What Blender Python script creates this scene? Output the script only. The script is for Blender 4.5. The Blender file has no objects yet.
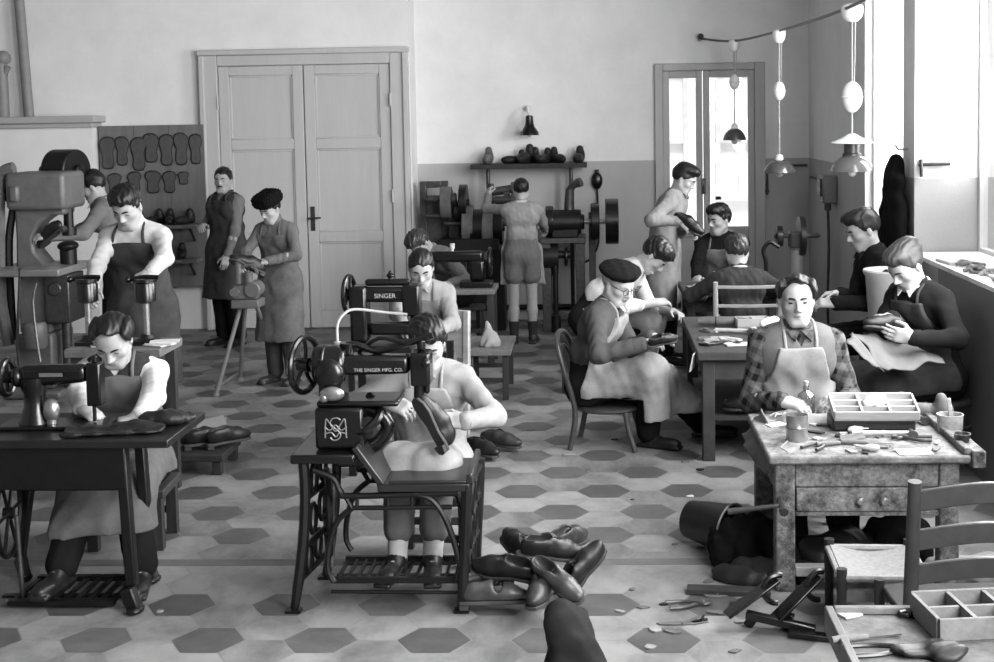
import bpy, bmesh, math, random
import numpy as np
from mathutils import Vector, Matrix
random.seed(7); rng = np.random.default_rng(7)
SC = bpy.context.scene
COL = SC.collection
PI = math.pi

# ------------------------------------------------------------------ camera
F_PX, P_X, P_Y = 1357.46, 532.55, 222.03
YAW, PIT, ROLL, CAM_H = .0466, .0774, -.0175, 1.9675
_cy, _sy, _cp, _sp, _cr, _sr = math.cos(YAW), math.sin(YAW), math.cos(PIT), math.sin(PIT), math.cos(ROLL), math.sin(ROLL)
FW = Vector((-_sy*_cp, _cy*_cp, -_sp)); _r0 = Vector((_cy, _sy, 0)); _u0 = _r0.cross(FW)
RT = _cr*_r0 + _sr*_u0; UP = -_sr*_r0 + _cr*_u0
cam = bpy.data.cameras.new('camera'); camo = bpy.data.objects.new('camera', cam); COL.objects.link(camo)
cam.sensor_width = 36; cam.lens = F_PX/994*36
cam.shift_x = (497-P_X)/994; cam.shift_y = (P_Y-331)/994
M3 = Matrix((RT, UP, -FW)).transposed()
camo.matrix_world = Matrix.Translation((0, 0, CAM_H)) @ M3.to_4x4()
cam.clip_start = .05; cam.clip_end = 200
SC.camera = camo

def ray(x, y): return FW + (x-P_X)/F_PX*RT - (y-P_Y)/F_PX*UP
def gnd(x, y, z=0.0):
    d = ray(x, y); return Vector((0, 0, CAM_H)) + d*((z-CAM_H)/d.z)
def at(x, y, Y):
    d = ray(x, y); return Vector((0, 0, CAM_H)) + d*(Y/d.y)
def atx(x, y, X):
    d = ray(x, y); return Vector((0, 0, CAM_H)) + d*(X/d.x)
def V(*a): return Vector(a)
def rz(a): return Matrix.Rotation(a, 3, 'Z')
def rx(a): return Matrix.Rotation(a, 3, 'X')
def ry(a): return Matrix.Rotation(a, 3, 'Y')
def frame(d, up=(0, 0, 1)):
    z = Vector(d).normalized(); u = Vector(up)
    if abs(z.dot(u.normalized())) > .98: u = Vector((0, 1, 0))
    x = u.cross(z).normalized(); y = z.cross(x)
    return Matrix((x, y, z)).transposed()

# ------------------------------------------------------------------ materials
MATS = {}
def lin(s):
    return ((s+.055)/1.055)**2.4 if s > .04045 else s/12.92
def mat(name, g, rough=.6, metal=0., var=.12, scale=14., bump=0., bscale=None, spec=.4, dirt=0., dscale=3., stretch=None):
    """grey material (g is the sRGB grey 0..1) with two octaves of noise"""
    if name in MATS: return MATS[name]
    m = bpy.data.materials.new(name); m.use_nodes = True
    nt = m.node_tree; b = nt.nodes['Principled BSDF']; L = nt.links.new
    b.inputs['Roughness'].default_value = rough; b.inputs['Metallic'].default_value = metal
    b.inputs['Specular IOR Level'].default_value = spec
    g = lin(g)
    tc = nt.nodes.new('ShaderNodeTexCoord'); co = tc.outputs['Object']
    if stretch:
        mp = nt.nodes.new('ShaderNodeMapping'); mp.inputs['Scale'].default_value = stretch; L(co, mp.inputs['Vector']); co = mp.outputs['Vector']
    n = nt.nodes.new('ShaderNodeTexNoise'); n.inputs['Scale'].default_value = scale; n.inputs['Detail'].default_value = 5; n.inputs['Roughness'].default_value = .65
    L(co, n.inputs['Vector'])
    r = nt.nodes.new('ShaderNodeMapRange'); r.inputs['From Min'].default_value = .3; r.inputs['From Max'].default_value = .7
    r.inputs['To Min'].default_value = g*(1-var); r.inputs['To Max'].default_value = g*(1+var)
    L(n.outputs['Fac'], r.inputs['Value']); out = r.outputs['Result']
    if dirt:
        n2 = nt.nodes.new('ShaderNodeTexNoise'); n2.inputs['Scale'].default_value = dscale; n2.inputs['Detail'].default_value = 7; n2.inputs['Roughness'].default_value = .7
        L(co, n2.inputs['Vector'])
        r2 = nt.nodes.new('ShaderNodeMapRange'); r2.inputs['From Min'].default_value = .42; r2.inputs['From Max'].default_value = .66
        r2.inputs['To Min'].default_value = 1; r2.inputs['To Max'].default_value = 1-dirt
        L(n2.outputs['Fac'], r2.inputs['Value'])
        mu = nt.nodes.new('ShaderNodeMath'); mu.operation = 'MULTIPLY'; L(out, mu.inputs[0]); L(r2.outputs['Result'], mu.inputs[1]); out = mu.outputs[0]
    cb = nt.nodes.new('ShaderNodeCombineColor')
    for i in range(3): L(out, cb.inputs[i])
    L(cb.outputs[0], b.inputs['Base Color'])
    if bump:
        n3 = nt.nodes.new('ShaderNodeTexNoise'); n3.inputs['Scale'].default_value = bscale or scale*3; n3.inputs['Detail'].default_value = 4
        L(co, n3.inputs['Vector'])
        bp = nt.nodes.new('ShaderNodeBump'); bp.inputs['Strength'].default_value = bump; bp.inputs['Distance'].default_value = .01
        L(n3.outputs['Fac'], bp.inputs['Height']); L(bp.outputs['Normal'], b.inputs['Normal'])
    MATS[name] = m
    return m

# ------------------------------------------------------------------ objects
def tag(o, label=None, cat=None, group=None, kind=None):
    if label: o['label'] = label
    if cat: o['category'] = cat
    if group: o['group'] = group
    if kind: o['kind'] = kind
    return o
def thing(name, label, cat, loc=(0, 0, 0), rot=0., group=None, sc=1.):
    o = bpy.data.objects.new(name, None); COL.objects.link(o); o.empty_display_size = .1
    o.location = loc; o.rotation_euler = (0, 0, rot) if not isinstance(rot, tuple) else rot; o.scale = (sc,)*3
    return tag(o, label, cat, group)
def kids(o): return [c for c in bpy.data.objects if c.parent == o]
def dup(o, parent=None):
    c = o.copy(); COL.objects.link(c); c.parent = parent
    for ch in kids(o): dup(ch, c)
    return c
def raw_mesh(name, Vs, quads, mats, midx=None):
    me = bpy.data.meshes.new(name)
    nv, nq = len(Vs), len(quads)
    me.vertices.add(nv); me.vertices.foreach_set('co', np.asarray(Vs, np.float32).ravel())
    me.loops.add(nq*4); me.loops.foreach_set('vertex_index', np.asarray(quads, np.int32).ravel())
    me.polygons.add(nq); me.polygons.foreach_set('loop_start', np.arange(0, nq*4, 4, dtype=np.int32))
    me.update(calc_edges=True); me.validate()
    me.polygons.foreach_set('use_smooth', np.ones(len(me.polygons), bool))
    for m in mats: me.materials.append(m)
    if midx is not None and len(me.polygons) == nq: me.polygons.foreach_set('material_index', midx.astype(np.int32))
    return me

XZ = Matrix(((1, 0, 0), (0, 0, -1), (0, 1, 0)))     # local x -> X, local y -> Z, extrude along Y
def oxz(Y, pts): return [(at(x, y, Y).x, at(x, y, Y).z) for x, y in pts]
class MB:
    """collects shapes, builds ONE mesh object"""
    def __init__(s, world=False): s.v = []; s.f = []; s.mi = []; s.cur = 0; s.world = world
    def add(s, vs, fs):
        o = len(s.v); s.v += [Vector(v) for v in vs]; s.f += [tuple(i+o for i in f) for f in fs]; s.mi += [s.cur]*len(fs); return s
    def m(s, i): s.cur = i; return s
    def box(s, c, d, R=None):
        c = Vector(c); h = Vector(d)/2; R = R or Matrix.Identity(3)
        vs = [c + R @ Vector((x*h.x, y*h.y, z*h.z)) for x in (-1, 1) for y in (-1, 1) for z in (-1, 1)]
        return s.add(vs, [(0, 1, 3, 2), (4, 6, 7, 5), (0, 4, 5, 1), (2, 3, 7, 6), (0, 2, 6, 4), (1, 5, 7, 3)])
    def bx(s, x0, x1, y0, y1, z0, z1): return s.box(((x0+x1)/2, (y0+y1)/2, (z0+z1)/2), (x1-x0, y1-y0, z1-z0))
    def bar(s, p, q, w, h=None, up=(0, 0, 1), w2=None, h2=None):
        p, q = Vector(p), Vector(q); R = frame(q-p, up); h = h or w; w2 = w2 or w; h2 = h2 or h
        vs = []
        for c, ww, hh in ((p, w, h), (q, w2, h2)):
            for x, y in ((-1, -1), (1, -1), (1, 1), (-1, 1)): vs.append(c + R @ Vector((x*ww/2, y*hh/2, 0)))
        return s.add(vs, [(3, 2, 1, 0), (4, 5, 6, 7), (0, 1, 5, 4), (1, 2, 6, 5), (2, 3, 7, 6), (3, 0, 4, 7)])
    def tube(s, pts, r, n=10, closed=False):
        pts = [Vector(p) for p in pts]; N = len(pts); rs = r if isinstance(r, (list, tuple)) else [r]*N
        vs = []; prev = None
        for i, p in enumerate(pts):
            if closed: d = (pts[(i+1) % N]-pts[i-1])
            else: d = pts[min(i+1, N-1)]-pts[max(i-1, 0)]
            if d.length < 1e-9: d = Vector((0, 0, 1))
            d.normalize()
            if prev is None: x = frame(d).col[0].copy()
            else:
                x = prev - d*prev.dot(d)
                x = x.normalized() if x.length > 1e-6 else frame(d).col[0].copy()
            prev = x; y = d.cross(x)
            for k in range(n):
                a = 2*PI*k/n; vs.append(p + (x*math.cos(a)+y*math.sin(a))*rs[i])
        fs = []
        for i in range(N if closed else N-1):
            j = (i+1) % N
            for k in range(n): fs.append((i*n+k, i*n+(k+1) % n, j*n+(k+1) % n, j*n+k))
        if not closed:
            fs.append(tuple(range(n-1, -1, -1))); fs.append(tuple((N-1)*n+k for k in range(n)))
        return s.add(vs, fs)
    def loft(s, P, w, h):
        """continuous upright slat: thickness w, height h along points P"""
        vs = []; fs = []; n = len(P)
        for i, p in enumerate(P):
            d = P[min(i+1, n-1)]-P[max(i-1, 0)]; q = Vector((-d.y, d.x, 0)).normalized()*w/2
            for a, b in ((-1, -1), (1, -1), (1, 1), (-1, 1)): vs.append(p+q*a+Vector((0, 0, b*h/2)))
        for i in range(n-1):
            for k in range(4): fs.append((i*4+k, i*4+(k+1) % 4, i*4+4+(k+1) % 4, i*4+4+k))
        fs += [(3, 2, 1, 0), tuple(n*4-4+k for k in range(4))]
        return s.add(vs, fs)
    def cyl(s, p, q, r, r2=None, n=16): return s.tube([p, q], [r, r2 if r2 is not None else r], n)
    def lathe(s, prof, c=(0, 0, 0), R=None, n=24):
        c = Vector(c); R = R or Matrix.Identity(3); vs = []; fs = []
        for (r, z) in prof:
            for k in range(n):
                a = 2*PI*k/n; vs.append(c + R @ Vector((max(r, 1e-4)*math.cos(a), max(r, 1e-4)*math.sin(a), z)))
        for i in range(len(prof)-1):
            for k in range(n): fs.append((i*n+k, i*n+(k+1) % n, (i+1)*n+(k+1) % n, (i+1)*n+k))
        fs.append(tuple(range(n-1, -1, -1))); fs.append(tuple((len(prof)-1)*n+k for k in range(n)))
        return s.add(vs, fs)
    def ball(s, c, r, R=None, n=12, m=8):
        r = (r, r, r) if not isinstance(r, (tuple, list, Vector)) else r
        R = R or Matrix.Identity(3); c = Vector(c); vs = []; fs = []
        for i in range(m+1):
            t = PI*i/m
            for k in range(n):
                a = 2*PI*k/n; q = max(math.sin(t), 1e-3)
                vs.append(c + R @ Vector((r[0]*q*math.cos(a), r[1]*q*math.sin(a), r[2]*math.cos(t))))
        for i in range(m):
            for k in range(n): fs.append((i*n+k, (i+1)*n+k, (i+1)*n+(k+1) % n, i*n+(k+1) % n))
        return s.add(vs, fs)
    def torus(s, c, R_, r, axis=(0, 0, 1), n=28, k=8, a0=0, a1=2*PI):
        M = frame(axis); full = abs(a1-a0-2*PI) < 1e-6
        pts = [Vector(c) + M @ Vector((R_*math.cos(a0+(a1-a0)*i/n), R_*math.sin(a0+(a1-a0)*i/n), 0)) for i in range(n if full else n+1)]
        return s.tube(pts, r, k, closed=full)
    def prism(s, poly, t, M=None, c=(0, 0, 0)):
        """poly: 2D outline in local x,y, extruded by t along local z"""
        M = M or Matrix.Identity(3); c = Vector(c); n = len(poly)
        vs = [c + M @ Vector((x, y, -t/2)) for x, y in poly] + [c + M @ Vector((x, y, t/2)) for x, y in poly]
        fs = [tuple(range(n-1, -1, -1)), tuple(range(n, 2*n))] + [(i, (i+1) % n, n+(i+1) % n, n+i) for i in range(n)]
        return s.add(vs, fs)
    def wheel(s, c, axis, R_, rim, spokes=5, hub=.02, w=.02, curved=0.):
        M = frame(axis); c = Vector(c)
        s.torus(c, R_-rim, rim, axis, 36, 8)
        s.cyl(c-M.col[2]*w, c+M.col[2]*w, hub, n=14)
        for i in range(spokes):
            a = 2*PI*i/spokes; pts = []
            for q in range(5):
                f = q/4; aa = a+curved*f*f; pts.append(c + M @ Vector((math.cos(aa)*(R_-rim)*f, math.sin(aa)*(R_-rim)*f, 0)))
            s.tube(pts, rim*.7, 6)
        return s
    def build(s, name, m, parent=None, loc=None, rot=None, bevel=0., smooth=40, seg=2, label=None, cat=None, group=None, kind=None, off=None):
        if off is None and parent is not None and getattr(s, 'world', False): off = parent.location
        if off is not None: s.v = [v-Vector(off) for v in s.v]
        me = bpy.data.meshes.new(name); me.from_pydata([tuple(v) for v in s.v], [], s.f)
        bm = bmesh.new(); bm.from_mesh(me); bmesh.ops.recalc_face_normals(bm, faces=bm.faces); bm.to_mesh(me); bm.free()
        ms = m if isinstance(m, (list, tuple)) else [m]
        for x in ms: me.materials.append(x)
        if len(ms) > 1:
            for i, p in enumerate(me.polygons): p.material_index = s.mi[i]
        if smooth:
            me.polygons.foreach_set('use_smooth', [True]*len(me.polygons)); me.set_sharp_from_angle(angle=math.radians(smooth))
        o = bpy.data.objects.new(name, me); COL.objects.link(o); o.parent = parent
        if loc is not None: o.location = loc
        if rot is not None: o.rotation_euler = rot if isinstance(rot, tuple) else (0, 0, rot)
        if bevel:
            b = o.modifiers.new('bevel', 'BEVEL'); b.width = bevel; b.segments = seg; b.limit_method = 'ANGLE'; b.angle_limit = math.radians(50)
        return tag(o, label, cat, group, kind)
def spline(pts, n=6):
    """Catmull-Rom through points"""
    P = [Vector(p) for p in pts]; out = []
    for i in range(len(P)-1):
        a, b, c, d = P[max(i-1, 0)], P[i], P[i+1], P[min(i+2, len(P)-1)]
        for k in range(n):
            t = k/n; out.append(.5*((2*b)+(c-a)*t+(2*a-5*b+4*c-d)*t*t+(3*b-a-3*c+d)*t**3))
    return out+[P[-1]]

def drape(name, corners, m, parent=None, nu=22, nv=16, amp=.012, seed=0, th=.004, ragged=.03, fold=(9., 5.), off=(0, 0, 0), **k):
    """a soft sheet between four corners (a, b, c, d): bilinear patch with folds and an uneven edge, given real thickness"""
    a, b, c, d = [Vector(p) for p in corners]; rr = random.Random(seed); vs = []; fs = []; n = (b-a).cross(d-a).normalized(); ph = [rr.uniform(0, 6) for _ in range(6)]
    for j in range(nv+1):
        for i in range(nu+1):
            u, v = i/nu, j/nv
            uu = u+ragged*math.sin(v*9+ph[0])*(u-.5)*2; vv = v+ragged*math.sin(u*11+ph[1])*(v-.5)*2
            p = a*(1-uu)*(1-vv)+b*uu*(1-vv)+c*uu*vv+d*(1-uu)*vv
            w_ = math.sin(uu*fold[0]+ph[2]+2*vv)+.6*math.sin(vv*fold[1]+uu*4+ph[3])+.35*math.sin(uu*fold[0]*2.3+vv*6+ph[4])
            vs.append(p+n*amp*w_-Vector(off))
    for j in range(nv):
        for i in range(nu): q = j*(nu+1)+i; fs.append((q, q+1, q+nu+2, q+nu+1))
    b_ = MB(); b_.add(vs, fs); o = b_.build(name, m, parent, smooth=80, **k); md = o.modifiers.new('thickness', 'SOLIDIFY'); md.thickness = th; md.offset = 0
    return o

# ------------------------------------------------------------------ distance-field modeller (smooth unions -> one continuous surface)
class Field:
    def __init__(s, vox): s.vox = vox; s.ops = []; s.lo = np.full(3, 1e9); s.hi = np.full(3, -1e9)
    def _b(s, lo, hi, op):
        if op == 'u': s.lo = np.minimum(s.lo, lo); s.hi = np.maximum(s.hi, hi)
    def cap(s, a, b, ra, rb=None, k=.02, op='u'):
        a, b = np.array(a, float), np.array(b, float); rb = ra if rb is None else rb; m = max(ra, rb)
        lo, hi = np.minimum(a, b)-m, np.maximum(a, b)+m; s._b(lo, hi, op)
        ba = b-a; L2 = max(ba@ba, 1e-12)
        def f(X, Y, Z):
            t = np.clip(((X-a[0])*ba[0]+(Y-a[1])*ba[1]+(Z-a[2])*ba[2])/L2, 0, 1)
            return np.sqrt((X-a[0]-ba[0]*t)**2+(Y-a[1]-ba[1]*t)**2+(Z-a[2]-ba[2]*t)**2)-(ra+(rb-ra)*t)
        s.ops.append((f, lo, hi, k, op)); return s
    def ell(s, c, r, R=None, k=.02, op='u'):
        c, r = np.array(c, float), np.array(r, float); m = r.max() if R is not None else r; lo, hi = c-m, c+m; s._b(lo, hi, op)
        Rm = np.array(R, float) if R is not None else None
        def f(X, Y, Z):
            x, y, z = X-c[0], Y-c[1], Z-c[2]
            if Rm is not None: x, y, z = Rm[0, 0]*x+Rm[1, 0]*y+Rm[2, 0]*z, Rm[0, 1]*x+Rm[1, 1]*y+Rm[2, 1]*z, Rm[0, 2]*x+Rm[1, 2]*y+Rm[2, 2]*z
            k0 = np.sqrt((x/r[0])**2+(y/r[1])**2+(z/r[2])**2)
            k1 = np.sqrt((x/r[0]**2)**2+(y/r[1]**2)**2+(z/r[2]**2)**2)+1e-9
            return k0*(k0-1)/k1
        s.ops.append((f, lo, hi, k, op)); return s
    def box(s, c, h, R=None, rad=.01, k=.01, op='u'):
        c, h = np.array(c, float), np.array(h, float); m = np.linalg.norm(h) if R is not None else h; lo, hi = c-m, c+m; s._b(lo, hi, op)
        Rm = np.array(R, float) if R is not None else np.eye(3)
        def f(X, Y, Z):
            x, y, z = X-c[0], Y-c[1], Z-c[2]
            x, y, z = Rm[0, 0]*x+Rm[1, 0]*y+Rm[2, 0]*z, Rm[0, 1]*x+Rm[1, 1]*y+Rm[2, 1]*z, Rm[0, 2]*x+Rm[1, 2]*y+Rm[2, 2]*z
            qx, qy, qz = np.abs(x)-h[0]+rad, np.abs(y)-h[1]+rad, np.abs(z)-h[2]+rad
            return np.sqrt(np.maximum(qx, 0)**2+np.maximum(qy, 0)**2+np.maximum(qz, 0)**2)+np.minimum(np.maximum(qx, np.maximum(qy, qz)), 0)-rad
        s.ops.append((f, lo, hi, k, op)); return s
    def fn(s, g): s.ops.append((g, None, None, 0, 'g')); return s
    def plane(s, p, n):
        p, n = np.array(p, float), np.array(n, float); n = n/np.linalg.norm(n)
        return s.fn(lambda D, X, Y, Z: np.maximum(D, (X-p[0])*n[0]+(Y-p[1])*n[1]+(Z-p[2])*n[2]))
    def ripple(s, amp, wl, seed=0):
        g = np.random.default_rng(seed); K = g.normal(size=(4, 3)); K /= np.linalg.norm(K, axis=1)[:, None]; ph = g.uniform(0, 6.3, 4)
        def f(D, X, Y, Z):
            q = 0
            for i in range(4):
                w = 2*PI/wl*(1+.35*i); q = q+np.sin((X*K[i, 0]+Y*K[i, 1]+Z*K[i, 2]*.6)*w+ph[i])/(1+.5*i)
            return D-amp*(q*.5)
        return s.fn(f)
    def grid(s):
        v = s.vox; lo = s.lo-3*v; n = np.ceil((s.hi+3*v-lo)/v).astype(int)+1
        ax = [(lo[i]+v*np.arange(n[i])).astype(np.float32) for i in range(3)]
        D = np.full(n, .25, np.float32)
        for (f, l, h, k, op) in s.ops:
            if op == 'g':
                D = f(D, ax[0][:, None, None], ax[1][None, :, None], ax[2][None, None, :]).astype(np.float32); continue
            m = k+3*v
            i0 = np.maximum(np.floor((l-m-lo)/v).astype(int), 0); i1 = np.minimum(np.ceil((h+m-lo)/v).astype(int)+1, n)
            if (i1 <= i0).any(): continue
            sl = tuple(slice(i0[j], i1[j]) for j in range(3))
            d = f(ax[0][sl[0]][:, None, None], ax[1][sl[1]][None, :, None], ax[2][sl[2]][None, None, :])
            E = D[sl]
            if op == 'u':
                q = np.clip(.5+.5*(E-d)/k, 0, 1); D[sl] = E*(1-q)+d*q-k*q*(1-q)
            else:
                q = np.clip(.5-.5*(E+d)/k, 0, 1); D[sl] = E*(1-q)-d*q+k*q*(1-q)
        return D, lo
    def surf(s):
        D, lo = s.grid(); S = D < 0; nx, ny, nz = D.shape
        cnt = np.zeros((nx-1, ny-1, nz-1), np.int8)
        for i in (0, 1):
            for j in (0, 1):
                for k in (0, 1): cnt += S[i:nx-1+i, j:ny-1+j, k:nz-1+k]
        act = (cnt > 0) & (cnt < 8); I = np.stack(np.nonzero(act), -1); N = len(I)
        idx = np.full(act.shape, -1, np.int64); idx[act] = np.arange(N)
        acc = np.zeros((N, 3)); num = np.zeros(N)
        cor = [(i, j, k) for i in (0, 1) for j in (0, 1) for k in (0, 1)]
        for a in cor:
            for d in range(3):
                if a[d] == 0:
                    b = list(a); b[d] = 1
                    da = D[I[:, 0]+a[0], I[:, 1]+a[1], I[:, 2]+a[2]]; db = D[I[:, 0]+b[0], I[:, 1]+b[1], I[:, 2]+b[2]]
                    m = (da < 0) != (db < 0); t = np.where(m, da/np.where(m, da-db, 1), 0)
                    p = np.repeat(np.array(a, float)[None], N, 0); p[:, d] += t
                    acc[m] += p[m]; num[m] += 1
        Vs = (I+acc/num[:, None])*s.vox+lo
        Q = []
        for d in range(3):
            e, g = (d+1) % 3, (d+2) % 3
            A = np.take(S, range(0, D.shape[d]-1), d); B = np.take(S, range(1, D.shape[d]), d)
            P = np.stack(np.nonzero(A != B), -1)
            P = P[(P[:, e] > 0) & (P[:, g] > 0) & (P[:, e] < D.shape[e]-1) & (P[:, g] < D.shape[g]-1)]
            if not len(P): continue
            def cell(de, dg):
                q = P.copy(); q[:, e] -= de; q[:, g] -= dg; return idx[q[:, 0], q[:, 1], q[:, 2]]
            q = np.stack([cell(1, 1), cell(0, 1), cell(0, 0), cell(1, 0)], -1)
            fl = ~A[P[:, 0], P[:, 1], P[:, 2]]; q[fl] = q[fl][:, ::-1]; Q.append(q)
        return Vs, np.concatenate(Q) if Q else np.zeros((0, 4), int)
    def build(s, name, m, parent=None, loc=None, rot=None, label=None, cat=None, group=None, kind=None, smooth=1):
        Vs, Q = s.surf()
        for _ in range(smooth):                      # light relax of the grid
            A = np.zeros_like(Vs); c = np.zeros(len(Vs))
            for i in range(4):
                j = (i+1) % 4
                np.add.at(A, Q[:, i], Vs[Q[:, j]]); np.add.at(c, Q[:, i], 1)
                np.add.at(A, Q[:, j], Vs[Q[:, i]]); np.add.at(c, Q[:, j], 1)
            Vs = Vs*.5+.5*A/np.maximum(c, 1)[:, None]
        me = raw_mesh(name, Vs, Q, [m]); o = bpy.data.objects.new(name, me); COL.objects.link(o); o.parent = parent
        if loc is not None: o.location = loc
        if rot is not None: o.rotation_euler = rot if isinstance(rot, tuple) else (0, 0, rot)
        return tag(o, label, cat, group, kind)
# ------------------------------------------------------------------ people
M_SKIN = mat('skin', .60, .55, var=.05, scale=20, spec=.35)
M_SKIN_L = mat('skin_pale', .64, .55, var=.05, scale=20, spec=.35)
M_SKIN_D = mat('skin_tanned', .52, .55, var=.07, scale=20, spec=.35)
M_HAIR = mat('hair_black', .075, .45, var=.4, scale=60, stretch=(1, .3, 1))
M_HAIR_B = mat('hair_brown', .19, .45, var=.4, scale=60, stretch=(1, .3, 1))
M_HAIR_G = mat('hair_grey', .55, .5, var=.3, scale=60)
M_EYE = mat('eye_dark', .07, .2, var=.05)
M_EYEW = mat('eye_white', .60, .3, var=.03)
M_LIP = mat('lip', .38, .5, var=.05)
def cloth(name, g, **k):
    a = dict(rough=.95, var=.14, scale=9, bump=.25, bscale=260, spec=.08); a.update(k); return mat(name, g, **a)
M_SHOE = mat('shoe_leather_black', .10, .42, var=.4, scale=18, spec=.4)
M_SHOE_B = mat('shoe_leather_brown', .18, .45, var=.35, scale=18, spec=.4)
M_SOCK = cloth('sock_white', .66)
M_SOCK_D = cloth('sock_dark', .2)

def plaid(name):
    m = bpy.data.materials.new(name); m.use_nodes = True; nt = m.node_tree; L = nt.links.new
    b = nt.nodes['Principled BSDF']; b.inputs['Roughness'].default_value = .95; b.inputs['Specular IOR Level'].default_value = .08
    tc = nt.nodes.new('ShaderNodeTexCoord'); sp = nt.nodes.new('ShaderNodeSeparateXYZ')
    mp = nt.nodes.new('ShaderNodeMapping'); mp.inputs['Rotation'].default_value = (.35, .25, .5); L(tc.outputs['Object'], mp.inputs[0]); L(mp.outputs[0], sp.inputs[0])
    terms = []
    for ax, per in (('X', .052), ('Z', .058), ('Y', .056)):
        a = nt.nodes.new('ShaderNodeMath'); a.operation = 'MULTIPLY'; a.inputs[1].default_value = 2*PI/per; L(sp.outputs[ax], a.inputs[0])
        c = nt.nodes.new('ShaderNodeMath'); c.operation = 'SINE'; L(a.outputs[0], c.inputs[0])
        r = nt.nodes.new('ShaderNodeMapRange'); r.inputs['From Min'].default_value = -.15; r.inputs['From Max'].default_value = .25
        r.inputs['To Min'].default_value = .0; r.inputs['To Max'].default_value = 1; L(c.outputs[0], r.inputs[0]); terms.append(r.outputs[0])
    s1 = nt.nodes.new('ShaderNodeMath'); s1.operation = 'ADD'; L(terms[0], s1.inputs[0]); L(terms[1], s1.inputs[1])
    s2 = nt.nodes.new('ShaderNodeMath'); s2.operation = 'ADD'; L(s1.outputs[0], s2.inputs[0]); L(terms[2], s2.inputs[1])
    r = nt.nodes.new('ShaderNodeMapRange'); r.inputs['From Max'].default_value = 3; r.inputs['To Min'].default_value = lin(.09); r.inputs['To Max'].default_value = lin(.37); L(s2.outputs[0], r.inputs[0])
    cb = nt.nodes.new('ShaderNodeCombineColor')
    for i in range(3): L(r.outputs[0], cb.inputs[i])
    L(cb.outputs[0], b.inputs['Base Color']); return m

def unit(v): v = Vector(v); return v.normalized() if v.length > 1e-9 else Vector((0, 0, 1))
def ik(a, t, l1, l2, pole):
    d = t-a; L = min(max(d.length, abs(l1-l2)*1.05+.02), (l1+l2)*.995); dr = unit(d); t = a+dr*L
    x = (l1*l1-l2*l2+L*L)/(2*L); h = math.sqrt(max(l1*l1-x*x, 0)); p = Vector(pole)-dr*Vector(pole).dot(dr)
    return a+dr*x+unit(p)*h, t
def add_hand(F, W, d, n, side, curl=.5, spread=.0, thumb=1.):
    """palm, four unequal fingers bending towards the palm normal n, thumb from the side of the palm"""
    d = unit(d); n = unit(Vector(n)-d*Vector(n).dot(d)); x = d.cross(n)*side
    Rm = Matrix((x, d, n)).transposed()
    F.box(W+d*.05, (.040, .052, .0155), Rm, rad=.014, k=.012)
    F.cap(W-d*.02, W+d*.02, .026, .03, k=.02)
    for i, (off, ln, r) in enumerate(((.031, .070, .0088), (.0105, .080, .0092), (-.0105, .074, .009), (-.030, .058, .008))):
        p = W+d*.095+x*off-d*(.006 if i in (0, 3) else 0); a = .25+curl*.5; dd = d+x*(off*spread*6)
        for j, fr in enumerate((.46, .31, .23)):
            q = p+unit(dd*math.cos(a)+n*math.sin(a))*ln*fr; F.cap(p, q, r*(1-.07*j), r*(.93-.07*j), k=.004); p = q; a += curl*(.9 if j == 0 else .65)
    p = W+d*.028+x*.030; q = p+unit(d*.7+x*.75*thumb+n*.45)*.040; F.cap(p, q, .0135, .0105, k=.012)
    q2 = q+unit(d*.95+x*.15*thumb+n*(.2+.5*curl))*.030; F.cap(q, q2, .0102, .0095, k=.004)
    F.cap(q2, q2+unit(d*.9-x*.15+n*(.3+.6*curl))*.022, .0096, .008, k=.004)

class Scl:
    def __init__(s, F, k): s.F, s.q = F, k
    def cap(s, a, b, ra, rb=None, k=.02, op='u'): s.F.cap(a, b, ra*s.q, None if rb is None else rb*s.q, k*s.q, op)
    def ell(s, c, r, R=None, k=.02, op='u'): s.F.ell(c, [v*s.q for v in r], R, k*s.q, op)
    def box(s, c, h, R=None, rad=.01, k=.01, op='u'): s.F.box(c, [v*s.q for v in h], R, rad*s.q, k*s.q, op)

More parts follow.
